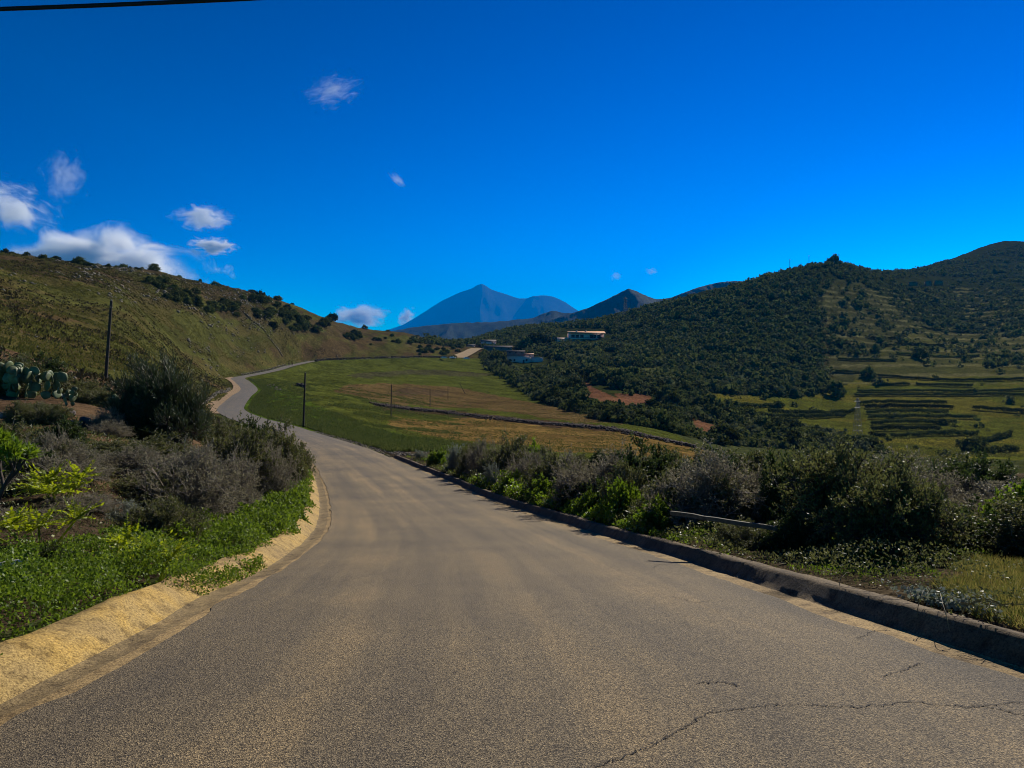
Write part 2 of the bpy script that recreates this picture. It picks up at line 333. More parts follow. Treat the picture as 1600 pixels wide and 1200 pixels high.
ZT = ZT + 0.06 * fbm(XX / 0.8, YY / 0.8, 3, 5)
def corridor(X, Y, Z):
    a, bb, z0, c = xl(Y), xr(Y), zr(Y), road_cos(Y); ul = (a - X) * c; ur = (X - bb) * c
    nl = 1 - sstep(48, 64, Y); nr = 1 - sstep(46, 58, Y)
    pl = np.where(ul < 0.45, -0.12, np.where(ul < .8, -0.12 + (ul - 0.45) / 0.35 * 0.22, 0.10)) * nl - 0.07 * (1 - nl)
    pr = np.where(ur < 0.38, -0.12, np.where(ur < 0.54, -0.12 + (ur - 0.38) / 0.16 * 0.27, 0.15)) * nr - 0.07 * (1 - nr)
    wl = sstep(1.0, 4.5, ul) * nl + sstep(0.0, 6.0, ul) * (1 - nl); wr = sstep(0.6, 4.0, ur) * nr + sstep(0.0, 6.0, ur) * (1 - nr)
    out = np.where(ul > 0, (z0 + pl) * (1 - wl) + Z * wl, np.where(ur > 0, (z0 + pr) * (1 - wr) + Z * wr, z0 - 0.12))
    return np.where(Y < 600, out, Z)
ZG = corridor(XX, YY, ZT)
EG = (ZG - EYE) / YY                                    # tangent of elevation seen from the eye, for finding what a sight line meets
def gz(x, y):
    x = np.asarray(x, float); y = np.asarray(y, float)
    return bil(ZG, S0, DS, V0, DV, x / y, np.log(y))
def hit(px, py, dmin=3.0):
    s = (px - CX) / F; e = (CY - py) / F
    i = int(np.clip(round((s - S0) / DS), 0, len(sv) - 1)); col = EG[:, i]
    j0 = int((math.log(dmin) - V0) / DV); k = np.nonzero(col[j0:] >= e)[0]
    if not len(k): return None
    j = j0 + k[0]
    if j > 0 and col[j] != col[j - 1]:
        t = np.clip((e - col[j - 1]) / (col[j] - col[j - 1]), 0, 1); v = vv[j - 1] + t * DV
    else: v = vv[j]
    d = math.exp(v); x = s * d
    return Vector((x, d, float(gz(x, d))))

def crest(px, d0=110, d1=620):
    i = int(np.clip(round(((px - CX) / F - S0) / DS), 0, len(sv) - 1)); a, b = int((math.log(d0) - V0) / DV), int((math.log(d1) - V0) / DV)
    d = math.exp(vv[a + int(np.argmax(EG[a:b, i]))]); x = (px - CX) / F * d; return Vector((x, d, float(gz(x, d))))
# ground colours (what grows or lies where)
PX = CX + SS * F; PY = CY - EG * F
wob = 9 * fbm(XX / 9, YY / 9, 4, 21) * np.clip(120 / YY, 0.3, 1.2); wx = PX + wob * 2.5; wy = PY + wob
colr = np.empty(ZG.shape + (3,)); colr[:] = (0.050, 0.062, 0.024)
def paint(mask, c, soft=1.0):
    m = mask.astype(float)[..., None] * soft; colr[:] = colr * (1 - m) + np.array(c) * m
far = YY > 52
paint((XX > 0) & (YY > 300), (0.030, 0.040, 0.013))
paint(inpoly(wx, wy, [(380, 720), (380, 590), (500, 563), (770, 555), (870, 600), (1000, 650), (1120, 712), (900, 720)]) & far & (YY < 560), (0.068, 0.085, 0.017))
paint(inpoly(wx, wy, [(560, 598), (700, 603), (845, 632), (960, 648), (1000, 660), (900, 660), (760, 640), (620, 632), (520, 612)]) & far, (0.108, 0.078, 0.034))
paint(inpoly(wx, wy, [(585, 631), (690, 640), (800, 653), (920, 663), (1040, 684), (1090, 702), (1040, 698), (920, 676), (800, 664), (690, 649), (590, 638)]) & far & (YY < 300), (0.070, 0.048, 0.030))
paint(inpoly(wx, wy, [(640, 605), (700, 610), (690, 620), (600, 615)]) & far, (0.085, 0.062, 0.035))
paint(inpoly(wx, wy, [(600, 655), (760, 655), (1000, 680), (1110, 705), (1100, 720), (850, 706), (700, 684), (620, 672)]) & far & (YY < 260), (0.150, 0.104, 0.036))
paint(inpoly(wx, wy, [(560, 592), (640, 585), (760, 588), (770, 582), (640, 578), (540, 585)]) & far & (YY < 520), (0.060, 0.062, 0.028))
paint(inpoly(wx, wy, [(380, 650), (560, 690), (720, 712), (700, 690), (560, 665), (430, 600), (385, 600)]) & far & (YY < 320), (0.064, 0.105, 0.014))
hillL = (XX < xl(np.minimum(YY, 600)) - 1) & (YY > 60) & (YY < 700)
paint(hillL, (0.072, 0.066, 0.024))
hb = .7 * fbm(XX / 13, YY / 60, 4, 31) + .6 * fbm(XX / 3.5, YY / 22, 3, 33); paint(hillL & (hb > 0.16), (0.078, 0.054, 0.030), 0.7); paint(hillL & (hb < -0.2), (0.060, 0.070, 0.019), 0.7)
paint(hillL & (ZG > 24) & (hb > -0.25), (0.060, 0.047, 0.028), 0.6)
paint((XX < xl(np.minimum(YY, 600)) - 1) & (YY > 14) & (YY < 60) & (XX < -6), (0.105, 0.072, 0.044))
paint((XX < xl(np.minimum(YY, 600)) - 1) & (YY <= 14), (0.070, 0.052, 0.034))
paint((XX > xr(np.minimum(YY, 600)) + .4) & (YY <= 60) & (XX > -16), (0.070, 0.058, 0.038))
fieldR = inpoly(wx, wy, [(1095, 612), (1200, 618), (1330, 600), (1340, 565), (1420, 520), (1480, 530), (1600, 580), (1640, 580), (1640, 720), (1400, 712), (1330, 690), (1180, 655), (1100, 635)]) & (YY > 200)
paint(fieldR, (0.090, 0.105, 0.016)); paint(fieldR & (fbm(XX / 40, YY / 18, 3, 41) > 0.1), (0.140, 0.130, 0.022), 0.8)
paint(inpoly(wx, wy, [(1280, 500), (1320, 490), (1360, 560), (1370, 580), (1290, 590), (1275, 560)]) & (YY > 300), (0.062, 0.056, 0.026), 0.7)
for pg in ([(905, 590), (915, 592), (925, 605), (960, 620), (1010, 625), (1030, 638), (960, 632), (925, 625), (905, 610)], [(1080, 652), (1125, 668), (1115, 678), (1085, 668)], [(960, 615), (1010, 612), (1025, 630), (970, 628)]):
    paint(inpoly(PX + wob * 1.6, PY + wob * .7, pg) & (YY > 120), (0.155, 0.076, 0.044), .85)
paint(inpoly(wx, wy, [(940, 574), (1030, 574), (1040, 588), (960, 590)]) & (YY > 300), (0.095, 0.11, 0.04))
paint(inpoly(wx, wy, [(1280, 440), (1340, 435), (1420, 500), (1500, 520), (1600, 500), (1600, 585), (1290, 595), (1300, 540)]) & (YY > 300), (0.075, 0.080, 0.030), .75)
terr = (YY > 400) & (PX > 1280) & (PY > 450) & (np.sin(ZG * 1.05 + fbm(XX / 40, YY / 40, 2, 77)) > 0.72) & (PY < 600)
paint(terr, (0.165, 0.160, 0.070), 0.75)
# one sheet: the surveyed fan, skirts to the sides, the plain to the far hills and the ground behind the viewer
XMIN, XMAX = -3700.0, 3200.0
nr_, nc_ = ZG.shape
idx = np.arange(nr_ * nc_).reshape(nr_, nc_)
quads = [np.stack([idx[:-1, :-1], idx[:-1, 1:], idx[1:, 1:], idx[1:, :-1]], -1).reshape(-1, 4)]
Vg = [np.stack([np.clip(XX, XMIN, XMAX), YY, ZG], -1).reshape(-1, 3)]; Cg = [colr.reshape(-1, 3)]; base = nr_ * nc_
for side, ci in ((-1, 0), (1, nc_ - 1)):
    xs = np.clip(np.where(YY[:, ci] < 800, side * (YY[:, ci] * 2.2 + 4), side * 3000.0), XMIN, XMAX)
    Vg.append(np.stack([xs, YY[:, ci], ZG[:, ci]], -1)); Cg.append(colr[:, ci]); k = base + np.arange(nr_); base += nr_
    a, b2 = (k, idx[:, ci]) if side < 0 else (idx[:, ci], k)
    quads.append(np.stack([a[:-1], b2[:-1], b2[1:], a[1:]], -1))
row0 = np.concatenate([[nr_ * nc_], idx[0], [nr_ * nc_ + nr_]]); prev = row0
allv = np.concatenate(Vg)
for y in (-4.0, -60.0):
    x = allv[row0, 0] * (1 + (1.6 - y) * 1.2); z = np.full(len(row0), float(zr(y)) - 0.15)
    Vg.append(np.stack([x, np.full(len(row0), y), z], -1)); Cg.append(np.tile([[0.07, 0.065, 0.035]], (len(row0), 1))); k = base + np.arange(len(row0)); base += len(row0)
    quads.append(np.stack([k[:-1], k[1:], prev[1:], prev[:-1]], -1)); prev = k
rowN = np.concatenate([[nr_ * nc_ + nr_ - 1], idx[-1], [nr_ * nc_ + 2 * nr_ - 1]]); allv = np.concatenate(Vg)
x = allv[rowN, 0]; Vg.append(np.stack([x, np.full(len(x), 21500.0), np.full(len(x), -20.0)], -1)); Cg.append(np.tile([[0.03, 0.04, 0.025]], (len(x), 1)))
k = base + np.arange(len(x)); quads.append(np.stack([rowN[:-1], rowN[1:], k[1:], k[:-1]], -1))
g = link('ground', npmesh('ground', np.concatenate(Vg), np.concatenate(quads), M['ground'], True, col=np.concatenate(Cg)))
tag(g, 'grassy hillsides, fields and bare soil either side of the road', 'ground', kind='structure')

# ------------------------------------------------------------------ road, kerbs, verge path
ys = np.concatenate([np.arange(-40, 2, 1.0), np.arange(2, 30, 0.12), np.arange(30, 70, 0.4), np.arange(70, 300, 1.2), np.arange(300, 540, 2.5)])
nu = 14; u = np.linspace(0, 1, nu); rag = 0.055 * fbm(ys * 1.7, ys * 0 + 3, 4, 61) + 0.05 * fbm(ys * .35, ys * 0, 2, 62); rag2 = 0.05 * fbm(ys * 1.9, ys * 0 + 9, 4, 63)
XLr, XRr = xl(ys) + rag, xr(ys) + rag2
RX = XLr[:, None] * (1 - u) + XRr[:, None] * u; RY = np.repeat(ys[:, None], nu, 1)
RZ = zr(ys)[:, None] + 0.03 * np.sin(u * math.pi)[None] + 0.008 * fbm(RX * 1.2, RY * 1.2, 3, 64)
lane = np.stack([np.repeat((u * 5.3)[None], len(ys), 0), RY], -1).reshape(-1, 2)
ii = np.arange(len(ys) * nu).reshape(len(ys), nu); rq = np.stack([ii[:-1, :-1], ii[:-1, 1:], ii[1:, 1:], ii[1:, :-1]], -1).reshape(-1, 4)
rv = np.stack([RX, RY, RZ], -1).reshape(-1, 3)
def road_z(x, y):
    t = (x - xl(y)) / (xr(y) - xl(y)); return zr(y) + 0.03 * np.sin(np.clip(t, 0, 1) * math.pi) + 0.008 * fbm(np.array(x) * 1.2, np.array(y) * 1.2, 3, 64)
CR = [[(930, 1200), (1010, 1165), (1040, 1145), (1110, 1122), (1160, 1115), (1230, 1107), (1340, 1112), (1420, 1100), (1520, 1108), (1600, 1098)],
      [(1600, 1120), (1540, 1106), (1500, 1108)], [(1090, 1075), (1130, 1072), (1150, 1078)],
      [(1380, 1060), (1420, 1045), (1440, 1037)], [(1060, 880), (1030, 883), (1020, 890)], [(1340, 1000), (1365, 985), (1390, 985)], [(1050, 935), (1085, 945), (1110, 942)]]
rngc = np.random.default_rng(5); cvv, cq = [], []; cb = len(rv)
for line in CR:
    pw = []
    for px, py in line:
        d = solve_d(py) if py < 1130 else (EYE - (-0.12)) / ((py - CY) / F); pw.append(((px - CX) / F * d, d))
    pw = np.array(pw); tt = np.linspace(0, len(pw) - 1, len(pw) * 14); q = np.stack([np.interp(tt, np.arange(len(pw)), pw[:, k]) for k in (0, 1)], 1)
    q = q + rngc.normal(0, 0.012, q.shape); wd = 0.0012 + 0.0035 * rngc.random(len(q)); wd[0] = wd[-1] = 0.001
    dr = np.gradient(q, axis=0); dr /= np.linalg.norm(dr, axis=1)[:, None] + 1e-9; nn = np.stack([-dr[:, 1], dr[:, 0]], 1)
    for sg in (1, -1):
        e = q + sg * nn * wd[:, None]; cvv.append(np.stack([e[:, 0], e[:, 1], road_z(e[:, 0], e[:, 1]) + 0.004], 1))
    m = len(q); k = np.arange(m - 1); cq.append(np.stack([cb + k, cb + m + k, cb + m + k + 1, cb + k + 1], 1)); cb += 2 * m
cv3 = np.concatenate(cvv); cq = np.concatenate(cq)
road = link('road', npmesh('road', np.concatenate([rv, cv3]), np.concatenate([rq, cq]), smooth=True, mats=[M['asphalt'], M['crack']],
            midx=np.concatenate([np.zeros(len(rq)), np.ones(len(cq))]), uv=np.concatenate([lane, np.zeros((len(cv3), 2))])))
tag(road, 'narrow worn asphalt road winding down and round the hill', 'road', kind='structure')

def sweep(name, side, prof, y0, y1, step, mats, mat_of, jit, seed, smooth=False, skip=None):
    jn = np.arange(y0 + 1.1, min(y1, 34), 3.1 if side < 0 else 4.7); ys = np.unique(np.concatenate([np.arange(y0, y1, step), jn - .012, jn, jn + .012])); groove = np.where(np.abs(ys[:, None] - jn[None]).min(1) < .004, 1.0, 0.0)
    c = road_cos(ys); e = xl(ys) if side < 0 else xr(ys); z0 = zr(ys); Vs = []
    for j, (uu, zz) in enumerate(prof):
        ju = jit[j]; n1 = fbm(ys * 1.3 + j * 7.7, ys * 0 + seed, 4, seed); n2 = fbm(ys * 1.1 + j * 3.1, ys * 0 + seed + 5, 4, seed + 2)
        gv = groove * (.006 if zz > .02 else .0); Vs.append(np.stack([e + side * (uu + ju * n1 + gv) / c, ys, z0 + zz + ju * 0.8 * n2 - gv * .7], 1))
    Vs = np.stack(Vs, 1); m = len(prof); ii = np.arange(len(ys) * m).reshape(len(ys), m)
    q = np.stack([ii[:-1, :-1], ii[:-1, 1:], ii[1:, 1:], ii[1:, :-1]], -1)
    if side < 0: q = q[..., ::-1]
    mi = np.repeat(np.array(mat_of)[None], len(ys) - 1, 0)
    return npmesh(name, Vs.reshape(-1, 3), q.reshape(-1, 4), smooth=smooth, mats=mats, midx=mi.ravel())
me = sweep('kerb', -1, [(-.3, -.02), (.0, -.014), (.08, -.018), (.24, -.045), (.32, -.035), (.37, -.01), (.45, .05), (.55, .11), (.62, .14), (.72, .145), (.82, .04)], -6, 62, 0.1, [M['strip'], M['ochre'], M['gutter']],
           [0, 0, 2, 2, 1, 1, 1, 1, 1, 1], [0, 0, .03, .02, .025, .02, .02, .03, .05, .07, .05], 71, True)
tag(link('kerb', me), 'sunlit ochre concrete bank with gutter along the left road edge', 'kerb')
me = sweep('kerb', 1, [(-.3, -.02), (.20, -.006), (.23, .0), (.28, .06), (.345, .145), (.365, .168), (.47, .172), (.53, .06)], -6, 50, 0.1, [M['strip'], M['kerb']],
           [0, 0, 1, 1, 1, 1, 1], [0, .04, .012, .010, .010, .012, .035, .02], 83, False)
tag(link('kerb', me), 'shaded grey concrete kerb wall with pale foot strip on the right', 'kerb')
yp = np.arange(140, 268, 1.0); wpath = np.interp(yp, [140, 155, 185, 215, 240, 258, 268], [3.2, 3.0, 2.7, 2.2, 1.1, 1.8, 0.4]); e = xl(yp) - 0.1
Vp = np.stack([np.stack([e - wpath, yp, zr(yp) + 0.12], 1), np.stack([e - wpath * .5, yp, zr(yp) + 0.05], 1), np.stack([e + 0.4, yp, zr(yp) - 0.012], 1)], 1).reshape(-1, 3)
ii = np.arange(len(yp) * 3).reshape(-1, 3)
tag(link('footpath', npmesh('footpath', Vp, np.stack([ii[:-1, :-1], ii[:-1, 1:], ii[1:, 1:], ii[1:, :-1]], -1).reshape(-1, 4), M['dirt'], True)), 'brown dirt verge strip beside the far road bend', 'footpath', kind='structure')

# ------------------------------------------------------------------ plant geometry
def tubes(A0, B0, ra, rb, sides=3):
    A0 = np.asarray(A0, float); B0 = np.asarray(B0, float); n = len(A0); ra = np.broadcast_to(ra, n)[:, None]; rb = np.broadcast_to(rb, n)[:, None]
    d = B0 - A0; d /= np.linalg.norm(d, axis=1)[:, None] + 1e-9
    h = np.where(np.abs(d[:, 2:3]) > 0.9, np.array([[1.0, 0, 0]]), np.array([[0, 0, 1.0]])); a = np.cross(d, h); a /= np.linalg.norm(a, axis=1)[:, None] + 1e-9; b = np.cross(d, a)
    vs = []
    for k in range(sides):
        t = 2 * math.pi * k / sides; o = a * math.cos(t) + b * math.sin(t); vs += [A0 + o * ra, B0 + o * rb]
    Vt = np.stack(vs, 1).reshape(-1, 3); base = np.arange(n)[:, None] * (2 * sides)
    q = [np.concatenate([base + 2 * k, base + 2 * ((k + 1) % sides), base + 2 * ((k + 1) % sides) + 1, base + 2 * k + 1], 1) for k in range(sides)]
    return Vt, np.concatenate(q)
def unit(v): return v / (np.linalg.norm(v, axis=-1, keepdims=True) + 1e-9)
def blades(rng, pos, dr, ln, wd, fold=0.0):
    n = len(pos); dr = unit(dr); r = unit(rng.normal(size=(n, 3))); sd = unit(np.cross(dr, r)); nn = np.cross(dr, sd)
    ln = np.broadcast_to(ln, n)[:, None]; wd = np.broadcast_to(wd, n)[:, None]
    V4 = np.stack([pos, pos + dr * ln * .5 + sd * wd * .5, pos + dr * ln + nn * ln * fold, pos + dr * ln * .5 - sd * wd * .5], 1).reshape(-1, 3)
    return V4, np.arange(n * 4).reshape(-1, 4)
def cat(parts):
    Vs, Fs, o = [], [], 0
    for v, f in parts: Vs.append(v); Fs.append(f + o); o += len(v)
    return np.concatenate(Vs), np.concatenate(Fs)
def shrub(seed, Rr, H, ns=45, nb=6, nt_=5, nl=4, ll=0.035, lw=0.018, sr=0.014, up=0.3, wind=(0, 0, 0), shell=0.55, twl=0.16, lowest=0.0, trunk=0.0, lr=.6):
    rng = np.random.default_rng(seed); wind = np.array(wind, float)
    az = rng.uniform(0, 2 * math.pi, ns); sel = rng.uniform(lowest, 1, ns); cel = np.sqrt(1 - sel ** 2)
    lump = 0.80 + 0.32 * vnoise(np.cos(az) * 1.7 + 9, np.sin(az) * 1.7 + sel * 2 + 5, seed)
    tip = np.stack([Rr * np.cos(az) * cel, Rr * np.sin(az) * cel, H * (trunk + (1 - trunk) * sel)], 1) * (rng.uniform(shell, 1, ns) * lump)[:, None] + wind * H * sel[:, None]
    bs = np.stack([rng.normal(0, .07 * Rr, ns), rng.normal(0, .07 * Rr, ns), np.full(ns, -0.06)], 1)
    if trunk: bs = bs * np.array([.3, .3, 0]) + np.array([0, 0, trunk * H * .9])
    ctl = bs + (tip - bs) * 0.4 + np.array([0, 0, 1.0]) * H * up * 0.6
    def bez(t): return bs * (1 - t) ** 2 + ctl * 2 * t * (1 - t) + tip * t * t
    parts = []; K = 4
    for k in range(K): parts.append(tubes(bez(k / K), bez((k + 1) / K), sr * (1 - k / K * .8), sr * (1 - (k + 1) / K * .8)))
    if trunk: parts.append(tubes(np.array([[0, 0, -.1]]), np.array([[0, 0, trunk * H * .95]]), sr * 3.2, sr * 2.2, 6))
    t = rng.uniform(.3, 1, (ns, nb)); st = (bs[:, None] * ((1 - t) ** 2)[..., None] + ctl[:, None] * (2 * t * (1 - t))[..., None] + tip[:, None] * (t * t)[..., None]).reshape(-1, 3)
    cen = np.array([0, 0, H * .25]); dr = unit(unit(st - cen) * 0.9 + rng.normal(0, .7, st.shape) + np.array([0, 0, up]) + wind * 1.5)
    en = st + dr * (Rr * rng.uniform(.10, .27, len(st)))[:, None]
    en[:, 2] = np.maximum(en[:, 2], 0.02)
    parts.append(tubes(st, en, sr * .38, sr * .2))
    t2 = rng.uniform(.2, 1, (len(st), nt_, 1)); s2 = (st[:, None] * (1 - t2) + en[:, None] * t2).reshape(-1, 3); d2 = np.repeat(dr, nt_, 0)
    d2 = unit(d2 * .7 + rng.normal(0, .6, d2.shape) + np.array([0, 0, up * .8]) + wind * 1.2); e2 = s2 + d2 * (twl * Rr * rng.uniform(.4, 1.1, len(s2)))[:, None]
    e2[:, 2] = np.maximum(e2[:, 2], 0.015)
    parts.append(tubes(s2, e2, sr * .2, sr * .1))
    tw = cat(parts); t3 = rng.uniform(.15, 1, (len(s2), nl, 1)); p3 = (s2[:, None] * (1 - t3) + e2[:, None] * t3).reshape(-1, 3); d3 = np.repeat(d2, nl, 0)
    d3 = d3 * .8 + rng.normal(0, lr, d3.shape) + wind
    lf = blades(rng, p3, d3, ll * rng.uniform(.6, 1.3, len(p3)), lw * rng.uniform(.7, 1.3, len(p3)))
    return tw, lf
def cards(rng, pos, nrm, size, jit=.35):
    n = len(pos); nn = unit(unit(nrm) + rng.normal(0, jit, (n, 3))); a = unit(np.cross(nn, rng.normal(size=(n, 3)))); b = np.cross(nn, a); h = (np.broadcast_to(size, n) * .5)[:, None]
    k = rng.uniform(.6, 1.3, (n, 4, 1))
    V4 = np.stack([pos - a * h * k[:, 0], pos - b * h * k[:, 1], pos + a * h * k[:, 2], pos + b * h * k[:, 3]], 1).reshape(-1, 3)
    return V4, np.arange(n * 4).reshape(-1, 4)
def crown(seed, Rr, H, nc=26, nq=16, q=0.34, trunk=0.18, spread=0.22, flat=1.0):
    rng = np.random.default_rng(seed); az = rng.uniform(0, 2 * math.pi, nc); ze = rng.uniform(.05, 1, nc) ; rr = np.sqrt(np.maximum(0, 1 - (ze * .95) ** 2)) * rng.uniform(.45, 1, nc)
    c = np.stack([Rr * rr * np.cos(az), Rr * rr * np.sin(az), H * (trunk + (1 - trunk) * ze * flat)], 1)
    p = np.repeat(c, nq, 0) + rng.normal(0, spread * Rr, (nc * nq, 3)) * np.array([1, 1, .7]); p[:, 2] = np.maximum(p[:, 2], 0.0)
    lob = unit(p - np.repeat(c, nq, 0)); return cards(rng, p, unit(p - np.array([0, 0, H * .25])) + .7 * lob, q * 1.25 * rng.uniform(.6, 1.4, len(p)))
def trunk_mesh(H, r): return tubes(np.array([[0, 0, -.3], [0, 0, H * .35], [0, 0, H * .35]]), np.array([[0, 0, H * .35], [r * 6, r * 2, H * .75], [-r * 5, r * 4, H * .7]]), np.array([r, r * .7, r * .6]), np.array([r * .8, r * .3, r * .3]), 5)

SH = {}   # kind -> list of (twig mesh, leaf mesh, R, H)
def addkind(kind, nvar, leafm, twigm, **kw):
    SH[kind] = []
    for v in range(nvar):
        tw, lf = shrub(1000 + 37 * v + sum(map(ord, kind)), 1.0, 1.0, **kw)
        SH[kind].append((npmesh('branches', tw[0], tw[1], M[twigm]), npmesh('foliage', lf[0], lf[1], M[leafm])))
addkind('dry', 3, 'dull', 'twig', ns=110, nb=9, nt_=7, nl=5, ll=.036, lw=.015, sr=.012, up=.25, lowest=.02)
addkind('olive', 3, 'olive', 'twig', ns=95, nb=9, nt_=6, nl=9, ll=.044, lw=.021, sr=.012, up=.3, lowest=.02)
addkind('darkleaf', 3, 'dark', 'bark', ns=95, nb=9, nt_=6, nl=9, ll=.05, lw=.027, sr=.014, up=.3, lowest=.05)
addkind('leafy', 2, 'lime', 'bark', ns=80, nb=7, nt_=5, nl=9, ll=.062, lw=.038, sr=.010, up=.35)
addkind('silver', 2, 'silver', 'twig', ns=60, nb=6, nt_=4, nl=7, ll=.055, lw=.022, sr=.010, up=.5)
addkind('tree', 1, 'olive', 'bark', ns=80, nb=9, nt_=7, nl=7, ll=.042, lw=.021, sr=.016, up=.25, lowest=.1, trunk=.32)
addkind('wind', 1, 'needle', 'bark', ns=150, nb=9, nt_=8, nl=9, ll=.075, lw=.010, sr=.010, up=.45, wind=(-.14, 0, .10), lowest=.02, twl=.24, lr=.22)
cnt = {}
def plant(kind, px, d, top, width, label, cat='shrub', name='shrub', group=None, variant=None, rz=None, sink=0.05):
    """a bush standing on the ground at distance d in the direction px, its height from the ground up to the sight line of row top"""
    x = (px - CX) / F * d
    if x > float(xl(d)) and d < 50:                      # right verge: the crown keeps clear of the kerb
        clear = (.62 if kind in ('leafy', 'silver') else .85) + width * (.75 if kind in ('leafy', 'silver') else .8); x = max(x, float(xr(d)) + clear / float(road_cos(d)))
    z = float(gz(x, d)) - sink; H = max(0.25, EYE + (CY - top) / F * d - z)
    lst = SH[kind]; c = cnt.get(kind, 0); cnt[kind] = c + 1; tw, lf = lst[c % len(lst) if variant is None else variant]
    o = empty(name, (x, d, z), (c * 2.4) % 6.28 if rz is None else rz); o.scale = (width, width, H)
    tag(o, label, cat, group)
    link('branches', tw, o); link('foliage', lf, o)
    return o
# right-hand roadside scrub, nearest last
RB = [
 ('silver', 684, 38, 692, 0.9, 'small silver-grey leafy shrub, first bush of the right verge'),
 ('olive', 745, 31, 679, 1.5, 'grey-green domed shrub rising above the ochre field edge'),
 ('dry', 795, 27, 698, 1.3, 'brown twiggy shrub next to the grey-green domed shrub'),
 ('leafy', 838, 30, 690, 0.9, 'round fresh green bush peeping over the brown scrub'),
 ('olive', 860, 24, 704, 1.1, 'low olive shrub in front of the round green bush'),
 ('dry', 925, 21, 693, 1.7, 'wide grey leafless-looking shrub against the ochre field'),
 ('darkleaf', 1010, 18.5, 700, 1.2, 'dark green shrub between two wide grey twiggy shrubs'),
 ('dry', 1125, 14.5, 699, 1.55, 'largest grey twiggy shrub, behind the fallen wooden beam'),
 ('olive', 1075, 19, 694, 1.4, 'olive shrub whose crest meets the ravine bushes'),
 ('darkleaf', 1238, 13.5, 712, 0.75, 'almost black dense shrub left of the small trunked tree'),
 ('olive', 1200, 18, 704, 1.3, 'pale-topped shrub behind the almost black one'),
 ('olive', 1290, 17, 706, 1.4, 'olive crested shrub behind the small trunked tree'),
 ('dry', 1420, 14, 703, 1.3, 'twiggy shrub with bare upright tips right of the small tree'),
 ('darkleaf', 1530, 14, 718, 1.3, 'dark spreading shrub behind the grassy corner'),
 ('olive', 1490, 20, 706, 1.5, 'far olive shrub on the brink of the ravine at right'),
 ('dry', 1600, 12, 735, 1.3, 'dull twiggy shrub cut by the right photo edge'),
 ('darkleaf', 1440, 10.5, 775, 0.95, 'dark low shrub deep in the shade right of the tree trunk'),
 ('olive', 1400, 12, 745, 1.1, 'mid-height olive shrub between tree and shaded low shrub'),
 ('olive', 1660, 10, 770, 1.2, 'olive shrub just beyond the right photo edge'),
 ('darkleaf', 1250, 10.7, 800, 0.6, 'small dark shrub at the end of the fallen beam'),
 ('olive', 1040, 15, 735, 0.9, 'short olive shrub at the left tip of the fallen beam'),
 ('olive', 985, 17.5, 720, 0.9, 'low olive shrub before the dark green shrub'),
 ('dry', 880, 21.5, 722, 0.9, 'thin twiggy shrub above the bright kerbside leaves'),
 ('silver', 732, 29, 722, 0.5, 'little pale leafy plant on the kerb top'),
 ('leafy', 768, 26.5, 735, 0.7, 'first bright green leafy bush on the kerb from the left'),
 ('leafy', 832, 22.5, 745, 0.7, 'second bright green leafy bush on the kerb, below brown twigs'),
 ('darkleaf', 872, 20.5, 752, 0.6, 'darker leafy bush between the bright kerbside ones'),
 ('leafy', 955, 16.6, 752, 0.62, 'tallest bright yellow-green bush beside the kerb'),
 ('leafy', 898, 18.9, 768, 0.5, 'short yellow-green bush overhanging the kerb'),
 ('leafy', 1022, 14.2, 780, 0.55, 'last bright yellow-green bush before the fallen beam'),
 ('darkleaf', 975, 15.6, 785, 0.5, 'low dark leaves under the bright bushes'),
 ('olive', 1105, 11.6, 812, 0.5, 'sparse low plant before the fallen beam'),
 ('olive', 1180, 11.2, 818, 0.5, 'low yellowish plant under the fallen beam'),
 ('olive', 690, 36, 690, 1.0, 'olive shrub behind the first silver-grey bush'),
 ('leafy', 668, 42, 702, .7, 'farthest fresh green bush on the right verge'),
 ('silver', 650, 46, 703, .7, 'farthest pale bush where the right kerb begins'),
 ('dry', 712, 34, 684, 1.1, 'grey twiggy shrub left of the grey-green domed shrub'),
]
for kind, px, d, top, w, lab in RB: plant(kind, px, d, top, w, lab)
plant('tree', 1325, 10.8, 702, 1.15, 'small trunked tree casting the black shade over the right kerb', 'tree', 'tree', sink=0.02)
plant('tree', 1395, 9.6, 735, 0.9, 'smaller trunked tree close on the right of the shading tree', 'tree', 'tree', sink=0.02, rz=2.0)
plant('leafy', 1590, 10.8, 758, 0.55, 'bright yellow-green shrub at the right photo edge')
